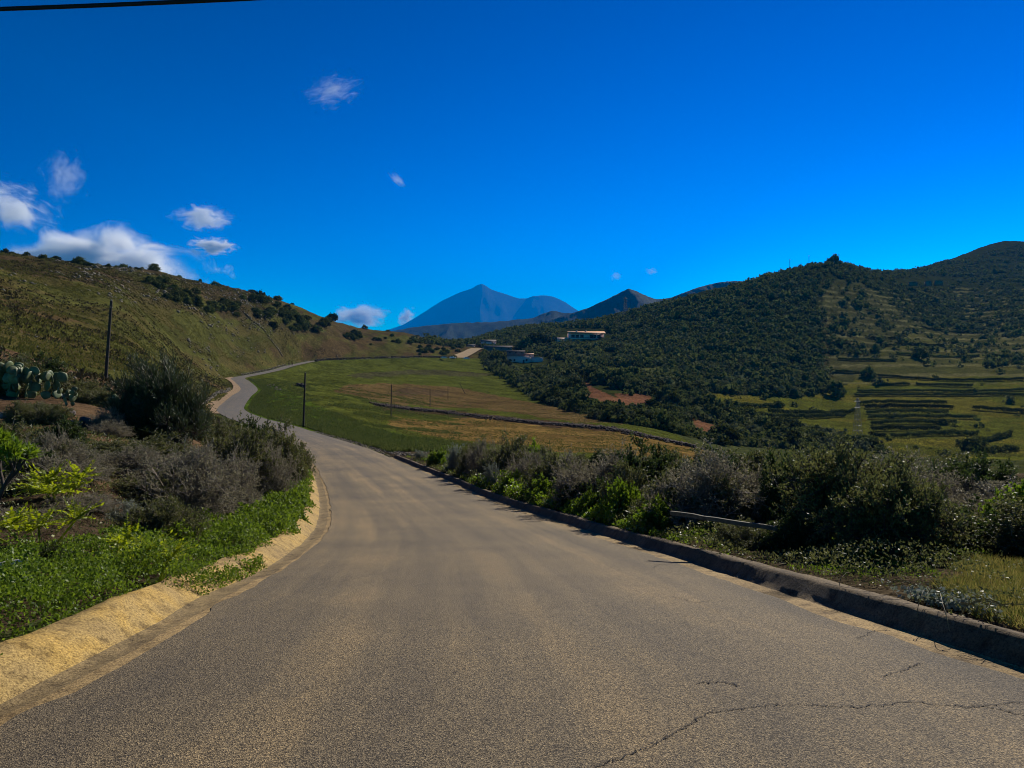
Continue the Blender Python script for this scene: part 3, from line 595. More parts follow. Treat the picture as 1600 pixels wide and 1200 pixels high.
# left-hand scrub
LB = [
 ('dry', 285, 15.0, 690, 1.35, 'big grey twiggy dome in the middle of the left bank'),
 ('dry', 205, 16.5, 694, 1.2, 'grey twiggy shrub left of the big grey dome'),
 ('dry', 345, 17.5, 694, 1.1, 'grey twiggy shrub right of the big grey dome'),
 ('olive', 240, 20, 680, 1.3, 'olive shrub below the dark windswept bush'),
 ('olive', 140, 18, 686, 1.2, 'olive shrub between succulent and grey twigs'),
 ('olive', 375, 25, 664, 1.5, 'olive-brown shrub nearest the windswept bush on its right'),
 ('dry', 410, 25, 682, 1.2, 'brownish shrub above the green groundcover bend'),
 ('olive', 432, 31, 665, 1.5, 'olive shrub by the bend of the left road edge'),
 ('darkleaf', 395, 36, 655, 1.6, 'dark shrub covering the dip of the road'),
 ('olive', 345, 34, 650, 1.5, 'shrub at the foot of the dirt verge strip'),
 ('olive', 462, 35, 690, 0.9, 'low shrub closest to the road on the left bend'),
 ('olive', 95, 15, 722, 1.0, 'low olive shrub behind the upper yellow rosette plant'),
 ('dry', 40, 16, 730, 1.1, 'grey dry shrub under the branching succulent'),
 ('dry', 120, 12, 782, 0.7, 'dry twigs between the yellow rosette plants'),
 ('silver', 190, 12.2, 782, 0.45, 'small silver-green bush beneath the grey dome'),
 ('olive', 255, 12, 772, 0.7, 'low olive shrub at the upper rim of the green groundcover'),
 ('dry', 20, 10.8, 800, 0.6, 'low dry twigs at the left photo edge'),
 ('darkleaf', 75, 8.6, 850, 0.35, 'small dark bush by the end of the white pipe'),
 ('olive', 15, 34, 552, 1.6, 'dull shrub left of the prickly pear'),
 ('darkleaf', 60, 37, 560, 1.5, 'dark shrub behind the prickly pear'),
 ('olive', 118, 36, 590, 1.5, 'low shrub between prickly pear and wooden pole'),
 ('olive', 152, 35, 605, 1.2, 'low shrub below the wooden pole'),
 ('dry', 60, 27, 628, 0.8, 'dry tuft among the brown stones'),
 ('dry', 170, 24, 655, 0.8, 'dry tuft on bare soil left of the windswept bush'),
]
for kind, px, d, top, w, lab in LB: plant(kind, px, d, top, w, lab)
plant('wind', 258, 27, 574, 1.75, 'tall dark feathery bush bent by the wind beside the left road', 'bush', 'bush', rz=0.0)

rf = np.random.default_rng(44)
for i in range(34):
    d = float(np.exp(rf.uniform(math.log(12), math.log(34)))); x = float(xl(d)) - rf.uniform(2.6, 11.0); px = CX + x / d * F
    if px < -60: continue
    z = float(gz(x, d)); top = CY - (z + rf.uniform(.45, .9) - EYE) / d * F
    plant(('dry', 'olive', 'dry', 'olive', 'darkleaf')[i % 5], px, d, top, rf.uniform(.6, 1.1), 'low scrubby shrub, one of the many filling the left slope', group='low shrubs of the left slope')
for i in range(34):
    d = float(np.exp(rf.uniform(math.log(10.5), math.log(34)))); x = float(xr(d)) + rf.uniform(2.0, 9.0); px = CX + x / d * F
    if px > 1680: continue
    z = float(gz(x, d)); top = CY - (z + rf.uniform(.6, 1.1) - EYE) / d * F
    plant(('olive', 'dry', 'olive', 'darkleaf')[i % 4], px, max(d, 9.5), max(top, 705), rf.uniform(.7, 1.2), 'scrubby shrub, one of the many massed behind the right kerb', group='massed shrubs of the right verge')

# rosette plants with lobed fronds
def frond(rng, L_, base, dr, droop):
    n = 17; t = np.linspace(0, 1, n); up = np.array([0, 0, 1.0]); pts = base + np.outer(t * L_, dr) - np.outer(droop * L_ * t ** 2, up); pos, dd, ln = [], [], []
    sd = unit(np.cross(dr, up)[None])[0]
    for i in range(1, n):
        for sg in (-1, 1):
            pos.append(pts[i]); dd.append(sd * sg + dr * .55 + rng.normal(0, .12, 3)); ln.append(L_ * .15 * math.sin(math.pi * min(.95, .18 + t[i] * .8)))
    pos.append(pts[-2]); dd.append(dr); ln.append(L_ * .16)
    return pts, np.array(pos), np.array(dd), np.array(ln)
def rosette(px, d, label, nfr, L_, seed, heads=4, spread=0.25):
    rng = np.random.default_rng(seed); x = (px - CX) / F * d; o = empty('rosette_plant', (x, d, float(gz(x, d)) - .02)); tag(o, label, 'plant', 'yellow rosette plants on the left bank')
    st, lv = [], []
    for h in range(heads):
        c = np.array([rng.normal(0, spread), rng.normal(0, spread * .7), rng.uniform(.12, .32)]); st.append(tubes(np.array([[c[0] * .3, c[1] * .3, -.05]]), c[None], .016, .012, 5))
        for k in range(nfr):
            a = rng.uniform(0, 6.28); el = rng.uniform(.05, 1.1); dr = np.array([math.cos(a) * math.cos(el), math.sin(a) * math.cos(el), math.sin(el)])
            pts, pos, dd, ln = frond(rng, L_ * 1.2 * rng.uniform(.6, 1.1), c, dr, rng.uniform(.05, .4)); st.append(tubes(pts[:-1], pts[1:], .004, .003)); lv.append(blades(rng, pos, dd, ln, ln * .5))
    a, b = cat(st); link('stem', npmesh('stem', a, b, M['acid']), o); a, b = cat(lv); link('fronds', npmesh('fronds', a, b, M['acid']), o)
rosette(92, 12.2, 'yellow-green rosette plant highest of the three on the bank', 15, .42, 1, 5, .28)
rosette(62, 9.6, 'yellow rosette plant nearest the white pipe', 14, .36, 2, 5, .28)
rosette(205, 9.0, 'yellow rosette plant sprawling down the green groundcover', 13, .34, 3, 4, .2)
rosette(238, 7.9, 'small yellow rosette plant just above the ochre bank', 11, .26, 4, 3, .12)
# branching succulent at the left edge
def succulent(px, d, top, label, seed=8):
    rng = np.random.default_rng(seed); x = (px - CX) / F * d; z = float(gz(x, d)); H = EYE + (CY - top) / F * d - z
    o = empty('succulent', (x, d, z)); tag(o, label, 'plant'); st, lv = [], []
    def grow(p, dr, ln, r, lev):
        e = p + dr * ln; m = (p + e) / 2 + np.array([0, 0, .06]) * ln; st.append(tubes(np.array([p, m]), np.array([m, e]), np.array([r, r * .9]), np.array([r * .9, r * .8]), 6))
        if lev == 0:
            n = 42; q = e + rng.normal(0, .025, (n, 3)); dd = unit(rng.normal(0, .75, (n, 3)) + np.array([0, 0, .7])); lv.append(blades(rng, q, dd, rng.uniform(.1, .17, n), .022)); return
        for _ in range(3 if lev > 1 else rng.integers(2, 4)):
            nd = unit(dr * .55 + rng.normal(0, .42, 3) + np.array([0.12, 0, .5])); grow(e, nd, ln * rng.uniform(.55, .8), r * .72, lev - 1)
    for k in range(4): grow(np.array([rng.normal(0, .08), rng.normal(0, .08), -.05]), unit(np.array([rng.normal(.15, .5), rng.normal(0, .4), 1.1])), H * .36, .035, 3)
    a, b = cat(st); link('stem', npmesh('stem', a, b, M['bark']), o); a, b = cat(lv); link('leaves', npmesh('leaves', a, b, M['lime']), o)
succulent(-18, 11.5, 655, 'candelabra succulent with grey stems and yellow-green leaf tips at left edge')
# prickly pears
def pad_mesh(seed):
    bm = bmesh.new(); bmesh.ops.create_icosphere(bm, subdivisions=2, radius=1.0)
    for v in bm.verts:
        t = (v.co.z + 1) / 2; w = 0.55 + 0.5 * math.sin(math.pi * min(1, t * .9)); v.co = Vector((v.co.x * .42 * w * 1.5, v.co.y * .09, t * 1.15))
    me = bpy.data.meshes.new('pad'); bm.to_mesh(me); bm.free(); me.materials.append(M['pad'])
    for p in me.polygons: p.use_smooth = True
    return me
PAD = pad_mesh(0)
def cactus(px, d, top, label, npad, seed, wide=0.5):
    rng = random.Random(seed); x = (px - CX) / F * d; z = float(gz(x, d)); H = EYE + (CY - top) / F * d - z
    o = empty('prickly_pear', (x, d, z)); tag(o, label, 'cactus'); s = H / 5.4; front = [(Vector((rng.uniform(-wide, wide), rng.uniform(-.3, .3), -.05)), 0.0) for _ in range(max(2, npad // 8))]; k = 0
    while k < npad:
        p, tilt = front.pop(0); tl = tilt + rng.uniform(-.4, .4); az = rng.uniform(0, 6.28); sc = s * rng.uniform(.8, 1.15)
        c = link('pad', PAD, o, p, 0, sc); c.rotation_euler = (rng.uniform(-.35, .35), tl, az); mw = Matrix.LocRotScale(p, c.rotation_euler, Vector((sc,) * 3)); k += 1
        for _ in range(rng.choice([1, 2, 2])): front.append((mw @ Vector((rng.uniform(-.22, .22), 0, 1.08)), tl * .6 + rng.uniform(-.4, .4)))
cactus(52, 33, 548, 'large clump of prickly pear with sunlit pale pads on the left slope', 64, 4, 1.05)
cactus(95, 31, 592, 'low spreading prickly pear beside the large clump', 22, 5, .5)
cactus(170, 34, 598, 'little prickly pear at the foot of the wooden pole', 10, 6, .2)

# leafy groundcover on the left bank and low plants on the right verge
def cover(name, label, region, n, mat, ll, lw, seed, hfun, cat_, tilt=0.7):
    rng = np.random.default_rng(seed); out = []
    X, Y = region(rng, n); Z = gz(X, Y); h = hfun(X, Y); keep = h > 0.02; X, Y, Z, h = X[keep], Y[keep], Z[keep], h[keep]
    k = len(X); p = np.stack([X, Y, Z + h * np.sqrt(rng.uniform(.05, 1, k))], 1); dr = rng.normal(0, tilt, (k, 3)) + np.array([0, 0, .55])
    sc = np.clip(Y / 9.0, .9, 2.2); v, f = blades(rng, p, dr, ll * sc * rng.uniform(.6, 1.3, k), lw * sc * rng.uniform(.7, 1.3, k), -.1)
    tag(link(name, npmesh(name, v, f, M[mat])), label, cat_, kind='stuff')
def left_strip(rng, n):
    Y = np.exp(rng.uniform(math.log(3.3), math.log(40), n)); uu = 0.3 + 5.4 * rng.random(n) ** 1.25; return xl(Y) - uu / road_cos(Y), Y
def left_h(X, Y):
    uu = (xl(Y) - X) * road_cos(Y); wid = np.interp(Y, [3, 6, 8, 12, 20, 40], [4.6, 3.6, 3.2, 2.6, 2.4, 1.6]); lump = fbm(X * 1.1, Y * 1.1, 3, 91); inner = 0.62 - .42 * sstep(7.2, 8.2, Y) * sstep(11.5, 9.5, Y) - .2 * sstep(12, 15, Y) + 0.30 * fbm(X * .9, Y * .9, 3, 95)
    return np.clip(0.20 + 0.55 * lump + .30 * fbm(X * 3.2, Y * 3.2, 2, 93), .03, 1) * sstep(0, .25, uu - inner) * (1 - sstep(wid * .75, wid, uu + lump * .8))
cover('groundcover', 'dense dark green leafy groundcover along the left bank', left_strip, 330000, 'green', .034, .020, 11, left_h, 'groundcover')
def left_wild(rng, n):
    Y = np.exp(rng.uniform(math.log(5), math.log(45), n)); uu = 2.5 + 14 * rng.random(n); return xl(Y) - uu, Y
def wild_h(X, Y): return np.clip(0.14 + 0.30 * fbm(X * .7, Y * .7, 3, 97), 0, 1) * sstep(26, 18, Y + (X + 9) * .0)
cover('undergrowth', 'patchy dull olive undergrowth between the left shrubs', left_wild, 60000, 'olive', .045, .016, 12, wild_h, 'undergrowth')
def right_strip(rng, n):
    Y = np.exp(rng.uniform(math.log(3.8), math.log(48), n)); uu = 0.25 + 5.7 * rng.random(n) ** 1.1; return xr(Y) + uu / road_cos(Y), Y
def right_h(X, Y):
    uu = (X - xr(Y)) * road_cos(Y); lump = fbm(X * 1.2, Y * 1.2, 3, 99); return np.clip(0.14 + 0.34 * lump, 0, 1) * sstep(.45, .75, uu + .28 * (fbm(X * .8, Y * .8, 2, 4) > .12))
cover('undergrowth', 'mixed low leaves and litter under the right verge shrubs', right_strip, 70000, 'olive', .04, .019, 13, right_h, 'undergrowth')
def bright_h(X, Y):
    uu = (X - xr(Y)) * road_cos(Y); return np.clip(.27 + .55 * fbm(X * .9, Y * .9, 3, 107) + .3 * fbm(X * 3, Y * 3, 2, 108), 0, .9) * sstep(.36, .7, uu + .25 * fbm(X * .8, Y * .8, 2, 4)) * sstep(2.6, 1.5, uu) * sstep(12.0, 14, Y) * sstep(36, 28, Y)
cover('undergrowth', 'bright yellow-green leafy mounds spilling onto the right kerb in the middle distance', right_strip, 170000, 'lime', .040, .026, 15, bright_h, 'undergrowth')
cover('undergrowth', 'fresh green weeds creeping over the right kerb top', right_strip, 70000, 'green', .04, .022, 14, lambda X, Y: np.clip(right_h(X, Y) - .10 + .12 * fbm(X * .5, Y * .5, 2, 5), 0, 1) * sstep(7, 11, Y), 'undergrowth')

def grass(name, label, X, Y, mat, h, w, seed, lean=.45, nb=5):
    rng = np.random.default_rng(seed); X = np.repeat(X, nb) + rng.normal(0, h * .25, len(X) * nb); Y = np.repeat(Y, nb) + rng.normal(0, h * .25, len(Y) * nb); Z = gz(X, Y) - .02
    p = np.stack([X, Y, Z], 1); dr = rng.normal(0, lean, p.shape); dr[:, 2] = 1.0; hh = (np.repeat(h, nb * (len(X) // nb)) if np.isscalar(h) else np.repeat(h, nb)) * rng.uniform(.5, 1.3, len(X))
    v, f = blades(rng, p, dr, hh, w, -.15); tag(link(name, npmesh(name, v, f, M[mat])), label, 'grass', kind='stuff')
rg = np.random.default_rng(77)
n = 9000; Y = rg.uniform(4.6, 9.2, n); X = xr(Y) + .6 + 4.0 * rg.random(n); k = ((X - CX * 0) / Y * F + CX > 1492 + 70 * fbm(X, Y, 2, 8)) ; grass('grass', 'yellowish green grass patch on the right corner behind the kerb', X[k], Y[k], 'vergegrass', .12, .006, 1, .6, nb=14)
n = 60000; Y = np.exp(rg.uniform(math.log(55), math.log(260), n)); X = xr(Y) + 1.0 + 70 * rg.random(n) ** 1.5; gpx = CX + X / Y * F; gn = fbm(X / 7, Y / 7, 3, 15)
k = (gpx < 760) & ((CY - (gz(X, Y) - EYE) / Y * F * 1.0) > 0) & ((X - xr(Y) < 16 + 10 * gn) | (gn > .12)); grass('grass', 'rough green meadow grass right of the far road', X[k], Y[k], 'tuft', .32, .10, 2, .5, 4)
n = 90000; Y = np.exp(rg.uniform(math.log(75), math.log(430), n)); X = xr(Y) + 2 + 130 * rg.random(n); gpx = CX + X / Y * F; gpy = CY - (gz(X, Y) - EYE) / Y * F; k = inpoly(gpx, gpy, [(500, 600), (700, 575), (770, 580), (850, 620), (1000, 650), (1110, 705), (850, 712), (640, 680), (480, 640)]) & (fbm(X / 5, Y / 5, 3, 61) > -.12)
grass('grass', 'short dry straw and tufts over the ochre meadow terraces', X[k], Y[k], 'drytuft', .20, .09, 4, .6, 2)
n = 60000; Y = rg.uniform(215, 560, n); X = Y * rg.uniform(.24, .68, n); gpx = CX + X / Y * F; gpy = CY - (gz(X, Y) - EYE) / Y * F; k = inpoly(gpx, gpy, [(1095, 610), (1330, 600), (1290, 560), (1420, 520), (1600, 560), (1600, 715), (1400, 712), (1180, 660)])
grass('grass', 'tufted grass on the terraced right-hand fields', X[k], Y[k], 'drytuft', .34, .22, 5, .6, 2)
n = 110000; Y = rg.uniform(60, 420, n); X = xl(Y) - 1.5 - 85 * rg.random(n); gn = fbm(X / 4, Y / 24, 3, 19); k = (gn > -.15) & (np.abs(X / Y) < .75)
grass('grass', 'thin olive grass on the left hillside', X[k], Y[k], 'drytuft', .34, .12, 3, .6, 3)

n = 26000; Y = rg.uniform(40, 430, n); X = xl(Y) - 4 - 100 * rg.random(n); gn = fbm(X / 8, Y / 36, 4, 29) + .25 * sstep(18, 34, gz(X, Y)); k = (gn > .08) & (np.abs(X / Y) < .76)
grass('low_scrub', 'low dark scrub and dead stalks patching the left hillside', X[k], Y[k], 'stalk', .5, .22, 6, .9, 4)

# ------------------------------------------------------------------ rocks
def rock_mesh(seed, mat):
    rng = np.random.default_rng(seed); bm = bmesh.new(); bmesh.ops.create_icosphere(bm, subdivisions=2, radius=1.0); ax = rng.normal(size=(9, 3)); ax /= np.linalg.norm(ax, axis=1)[:, None]; lim = rng.uniform(.55, .95, 9)
    for v in bm.verts:
        p = np.array(v.co)
        for a, l in zip(ax, lim):
            dd = p @ a
            if dd > l: p = p - a * (dd - l) * .9
        v.co = Vector(p * np.array([1, .85, .75])) * (1 + rng.normal(0, .03))
    me = bpy.data.meshes.new('rock'); bm.to_mesh(me); bm.free(); me.materials.append(M[mat]); return me
RK = [rock_mesh(s, 'rock') for s in range(5)]
for i, (px, py, d, s, lab) in enumerate([(107, 632, 27, .27, 'largest grey boulder on the bare brown soil'), (131, 638, 26, .25, 'dark pointed boulder right of the largest one'), (92, 637, 27, .13, 'small stone left of the largest boulder'),
     (84, 640, 26, .12, 'flat brown stone near the dry tuft'), (112, 645, 25, .13, 'stone in front of the largest boulder'), (123, 649, 25, .14, 'stone in front of the dark pointed boulder'), (100, 650, 24.5, .1, 'smallest stone in front of the boulders'),
     (6, 642, 26, .24, 'grey boulder at the left photo edge'), (18, 646, 25, .15, 'stone beside the edge boulder'), (153, 657, 24, .12, 'long stone on the slope under the boulders'), (162, 662, 24, .1, 'last stone of the row toward the windswept bush'), (76, 560, 40, .35, 'pale boulder up the slope behind the prickly pear'),
     (228, 562, 80, .5, 'pale boulder above the windswept bush on the grassy slope'), (150, 585, 42, .28, 'stone left of the wooden pole')]):
    x = (px - CX) / F * d; o = link('boulder', RK[i % 5], None, (x, d, float(gz(x, d)) + s * .25), i * 1.3, s); tag(o, lab, 'rock', 'stones on the left slope')
def stones(name, label, X, Y, sz, mat, seed, kind='stuff', cat_='stones', zoff=0.15, stack=None):
    rng = np.random.default_rng(seed); ico = bmesh.new(); bmesh.ops.create_icosphere(ico, subdivisions=1, radius=1.0); ico.verts.ensure_lookup_table(); bv = np.array([v.co for v in ico.verts]); bf = np.array([[v.index for v in f.verts] for f in ico.faces]); ico.free()
    n = len(X); q = bv[None] * rng.uniform(.65, 1.2, (n, len(bv), 1)) * (rng.uniform(.6, 1.2, (n, 1, 3)) * np.array([1.15, 1.15, .75])) * np.asarray(sz)[:, None, None]
    z = gz(X, Y) + np.asarray(sz) * zoff + (stack if stack is not None else 0); q = q + np.stack([X, Y, z], 1)[:, None]
    fs = (bf[None] + np.arange(n)[:, None, None] * len(bv)).reshape(-1, 3)
    o = link(name, npmesh(name, q.reshape(-1, 3), None, M[mat], F3=fs)); tag(o, label, cat_, kind=kind); return o
n = 11000; Y = rg.uniform(24, 440, n); X = xl(Y) - 3 - 95 * rg.random(n); zz = gz(X, Y); rn = fbm(X / 7, Y / 26, 4, 23); k = ((rn > .27) | ((zz > 20) & (rn > .02))) & (np.abs(X / Y) < .78)
stones('scattered_stones', 'pale stones and outcrops scattered over the left hillside', X[k], Y[k], (.08 + .42 * rg.random(k.sum()) ** 2.2) * np.clip(Y[k] / 150, .4, 1.6), 'palerock', 31)
n = 900; Y = rg.uniform(50, 95, n); X = xr(Y) + .1 + 1.7 * rg.random(n); stones('gravel', 'loose gravel strip between road and meadow', X, Y, rg.uniform(.04, .12, n), 'palerock', 32, cat_='gravel')
def stone_line(name, label, pts, n, sz, mat, seed, jit=0.25, layers=2, cat_='stone wall'):
    rng = np.random.default_rng(seed); pts = np.array([[p.x, p.y] for p in pts]); t = np.sort(rng.uniform(0, len(pts) - 1, n)); X = np.interp(t, np.arange(len(pts)), pts[:, 0]) + rng.normal(0, jit, n); Y = np.interp(t, np.arange(len(pts)), pts[:, 1]) + rng.normal(0, jit, n)
    return stones(name, label, X, Y, rng.uniform(.6, 1.2, n) * sz, mat, seed, None, cat_, .5, rng.integers(0, layers, n) * sz * .9)
stone_line('stone_wall', 'tumbled pale stone wall climbing the left hill above two walkers', [hit(x, y, 200) for x, y in ((378, 487), (398, 505), (418, 525), (432, 545), (441, 560))], 130, .42, 'palerock', 41)
ww = np.array([(Y, float(xl(Y)) - float(np.interp(Y, [140, 155, 185, 215], [3.4, 3.3, 3.0, 2.4])) - .3) for Y in range(146, 214, 6)])
stone_line('stone_wall', 'low mossy stone wall beside the dirt verge strip', [Vector((x, y, 0)) for y, x in ww], 420, .26, 'palerock', 42, .1, 3)
stone_line('stone_wall', 'low stone edging along the far road before the walkers', [Vector((float(xl(y)) - .8, y, 0)) for y in range(285, 372, 8)], 220, .3, 'palerock', 43, .15, 2)
stone_line('stone_wall', 'dark stone wall lining the far road below the left hill', [Vector((float(xr(y)) + .6, y, 0)) for y in range(402, 520, 6)], 700, .42, 'darkstone', 44, .15, 3)
stone_line('terrace_wall', 'long dark stone terrace bank crossing the ochre field', [hit(x, y, 120) for x, y in ((590, 634), (640, 640), (690, 644), (740, 651), (800, 658), (860, 664), (920, 668), (980, 676), (1040, 690), (1085, 700))], 2600, .30, 'terrace', 45, 1.3, 2, 'terrace wall')
stone_line('stone_pile', 'dark lava stone heap near the second utility pole', [hit(465, 603, 150), hit(473, 604, 150)], 26, .5, 'darkstone', 46, .6, 2, 'stones')
stone_line('stone_wall', 'pale stones in the green verge right of the far bend', [hit(x, y, 120) for x, y in ((417, 602), (428, 605), (440, 610))], 30, .32, 'palerock', 47, .5, 1)

n = 1500; Y = np.exp(rg.uniform(math.log(3.2), math.log(24), n)); X = xl(Y) + .10 - .42 * rg.random(n) ** 1.4; k = X / Y * F + CX > -40
stn = stones('grit', 'loose grit and pebbles lying in the left gutter', X[k], Y[k], rg.uniform(.003, .012, k.sum()) * np.clip(Y[k] / 6, .8, 2), 'rock', 33, cat_='grit')
# ------------------------------------------------------------------ trees and scrub farther off
CROWN = []
for s in range(6):
    a, b = crown(200 + s, 1.0, 1.0, 34, 24, .15, .06 + .1 * (s % 2), .13); CROWN.append(npmesh('crown', a, b, M['scrub']))
CROWNP = [npmesh('crown', *crown(300 + s, 1.0, .8, 26, 20, .16, .05, .2), M['scrub_pale']) for s in range(2)]
a, b = trunk_mesh(1.0, .05); TRUNK = npmesh('trunk', a, b, M['bark'])
def tree(x, y, w, h, label, cat_, name, group, i, pale=False, trunk=True):
    o = empty(name, (x, y, float(gz(x, y)) - .12 * h), (i * 1.9) % 6.28); o.scale = (w * (.75 + .5 * ((i * 37) % 10) / 10), w, h); tag(o, label, cat_, group)
    link('crown', (CROWNP if pale else CROWN)[i % (2 if pale else 6)], o)
    if trunk: link('trunk', TRUNK, o)
    return o
rt = np.random.default_rng(9)
# left ridge bushes: along the skyline and in clumps below it
sk = 0
for px, py in ((4, 390), (9, 390), (14, 391), (62, 398), (98, 403), (117, 405), (130, 408), (145, 411), (184, 417), (206, 420), (225, 425), (262, 430), (286, 436), (330, 446), (342, 450), (368, 457), (397, 464), (424, 470), (448, 478), (30, 391), (46, 396), (52, 396), (80, 401), (86, 401), (92, 403), (106, 404), (112, 405), (122, 406), (140, 411), (150, 412), (160, 414), (168, 415), (178, 416), (192, 419), (200, 420), (212, 421), (220, 423), (232, 428), (238, 429), (306, 440), (312, 441), (318, 442), (352, 453), (384, 462), (410, 466), (436, 474), (460, 482), (480, 489), (520, 500), (545, 505), (566, 511), (590, 517), (606, 518), (628, 523), (648, 530), (662, 534)):
    p = crest(px)
    if px > 300 and sk % 2: sk += 1; continue
    w = (.7 + 2.2 * rt.random() ** 2.2) * p.y / 300; h = w * rt.uniform(.55, 1.15); tree(p.x + rt.normal() * 1.5, p.y - abs(rt.normal()) * 5, w, h, 'dark ragged bush on the skyline of the left hill', 'bush', 'bush', 'bushes along the left skyline', sk, trunk=False); sk += 1
for cx_, cy_, n_, sx, sy in ((290, 466, 26, 24, 8), (345, 482, 28, 24, 8), (430, 492, 24, 30, 8), (480, 508, 18, 30, 7), (550, 525, 6, 12, 6), (250, 445, 6, 14, 6), (600, 535, 8, 30, 8), (670, 548, 14, 30, 7), (700, 552, 8, 22, 5), (460, 515, 3, 8, 3), (400, 470, 12, 40, 6)):
    for _ in range(n_):
        p = hit(cx_ + rt.normal() * sx * .6, cy_ + rt.normal() * sy * .6, 150)
        if p is None or p.y > 750: continue
        w = rt.uniform(1.5, 3.1) * p.y / 330 * (.55 if cx_ > 580 else 1); tree(p.x, p.y, w, w * rt.uniform(.8, 1.2), 'dark bush in the clumps scattered over the left hillside', 'bush', 'bush', 'bushes on the left hillside', sk, trunk=False); sk += 1
# right hill and ravine
POLY = [(640, 535), (700, 524), (800, 514), (880, 505), (960, 492), (1060, 470), (1160, 445), (1250, 415), (1320, 412), (1400, 420), (1500, 405), (1600, 380), (1600, 720), (1330, 705), (1200, 700), (1120, 695), (1030, 670), (930, 655), (840, 625), (770, 580), (730, 545)]
OPEN = [[(1095, 612), (1240, 622), (1335, 606), (1600, 580), (1600, 730), (1400, 712), (1330, 690), (1180, 655), (1100, 635)], [(905, 588), (935, 600), (1030, 622), (1040, 640), (960, 634), (905, 612)], [(1295, 560), (1340, 556), (1400, 566), (1480, 572), (1600, 578), (1600, 600), (1300, 600)],
        [(1075, 650), (1130, 668), (1120, 680), (1080, 672)], [(940, 572), (1040, 574), (1045, 586), (950, 590)], [(715, 560), (750, 540), (755, 552), (730, 566)], [(868, 512), (955, 512), (955, 534), (868, 534)], [(788, 556), (860, 556), (860, 574), (788, 574)], [(1400, 436), (1480, 430), (1480, 446), (1400, 446)]]
n = 95000; d = np.exp(rt.uniform(math.log(120), math.log(1600), n) * 1.0); keepp = rt.random(n) < (d / 1600) ** .9 * 4.2; s_ = rt.uniform(-.14, .72, n); X = s_ * d; Y = d; Z = gz(X, Y); qx = CX + s_ * F; qy = CY - (Z - EYE) / Y * F
ok = inpoly(qx, qy, POLY) & keepp
for pg in OPEN: ok &= ~(inpoly(qx, qy, pg) & (rt.random(n) > .006))
sparse = inpoly(qx, qy, [(1270, 440), (1340, 440), (1420, 500), (1480, 515), (1600, 530), (1600, 580), (1290, 580)]); ok &= ~(sparse & (rt.random(n) < .72))
dn = fbm(X / 45, Y / 45, 4, 51); pt = fbm(X / 34, Y / 13, 4, 53); ok &= ~((qx > 1285) & (pt > .02) & (rt.random(n) < .85)); ok &= ~((qx < 1285) & (pt > .34) & (rt.random(n) < .8)); ok &= (dn > -.5) | (rt.random(n) < .3); ok &= ~((qx > 1290) & (qy > 440) & (dn > .12) & (rt.random(n) < .6))
sz = (1.1 + 3.4 * rt.random(n) ** 2.6) * np.clip(Y / 380, .6, 1.0)
ptop = CY - (Z + sz * 1.15 - EYE) / Y * F; pw_ = sz / Y * F
for bx0, bx1, by0, by1, bd in ((875, 952, 513, 530, 640), (791, 852, 556, 570, 520), (748, 802, 531, 546, 600), (786, 812, 545, 554, 560), (820, 836, 550, 559, 545), (848, 872, 522, 534, 640), (868, 882, 562, 569, 540),  (945, 955, 548, 554, 600), (728, 745, 538, 546, 640), (714, 750, 544, 560, 528), (1415, 1480, 434, 443, 880)):
    # (kept clear so the houses are seen, as in the valley itself)
    ok &= ~((Y < bd + 14) & (qx + pw_ > bx0) & (qx - pw_ < bx1) & (ptop < by1) & (qy > by0))
for bx0, bx1, by0, by1, bd in ((908, 948, 598, 622, 400), (940, 1030, 624, 636, 380), (1082, 1122, 656, 674, 300)):
    ok &= ~((Y < bd + 14) & (qx + pw_ > bx0) & (qx - pw_ < bx1) & (ptop < by1) & (qy > by0) & (fbm(X / 9, Y / 9, 3, 57) > -.12))
X, Y, Z, sz = X[ok], Y[ok], Z[ok], sz[ok]
# visible size order: the 300 that show largest stand as trees of their own
o_ = np.argsort(-sz / Y); near = o_[:300]; rest = o_[300:]
for i, k in enumerate(near):
    pale = i % 5 == 4
    q = .55 + 1.0 * rt.random(); tree(X[k], Y[k], sz[k] * q, sz[k] * q * rt.uniform(.7, 1.35), 'grey-green rounded shrub among the dark ravine trees' if pale else 'dark round-crowned tree in the ravine and lower right hillside', 'shrub' if pale else 'tree', 'shrub' if pale else 'tree', 'pale shrubs in the ravine' if pale else 'dark trees of the ravine', i, pale)
tmpl = [crown(400 + s, 1.0, 1.0, 11, 4, .40, .0, .14)[0] for s in range(8)]
vs, cnt_q = [], 0; ang = rt.uniform(0, 6.28, len(X))
for k in rest:
    tv = tmpl[k % 8]; c, s = math.cos(ang[k]), math.sin(ang[k]); w = sz[k]; h = w * (.75 + .5 * ((k * 7919) % 100) / 100)
    vs.append(np.stack([X[k] + w * (tv[:, 0] * c - tv[:, 1] * s), Y[k] + w * (tv[:, 0] * s + tv[:, 1] * c), Z[k] - .1 + h * tv[:, 2]], 1))
half = [v for i, v in enumerate(vs) if i % 4 == 3]; vs = [v for i, v in enumerate(vs) if i % 4 != 3]
half = np.concatenate(half); tag(link('hillside_scrub', npmesh('hillside_scrub', half, np.arange(len(half)).reshape(-1, 4), M['scrub_pale'])), 'paler grey-green bushes mixed through the dark hillside scrub', 'scrub', kind='stuff')
vs = np.concatenate(vs); tag(link('hillside_scrub', npmesh('hillside_scrub', vs, np.arange(len(vs)).reshape(-1, 4), M['scrub'])), 'dark evergreen scrub covering the right hillside as one mass', 'scrub', kind='stuff')
p = hit(1302, 413, 600) or P(1302, 412, 830); tree(p.x, p.y, 8.0, 11.0, 'lone tree standing up on the skyline of the right hill', 'tree', 'tree', None, 2)
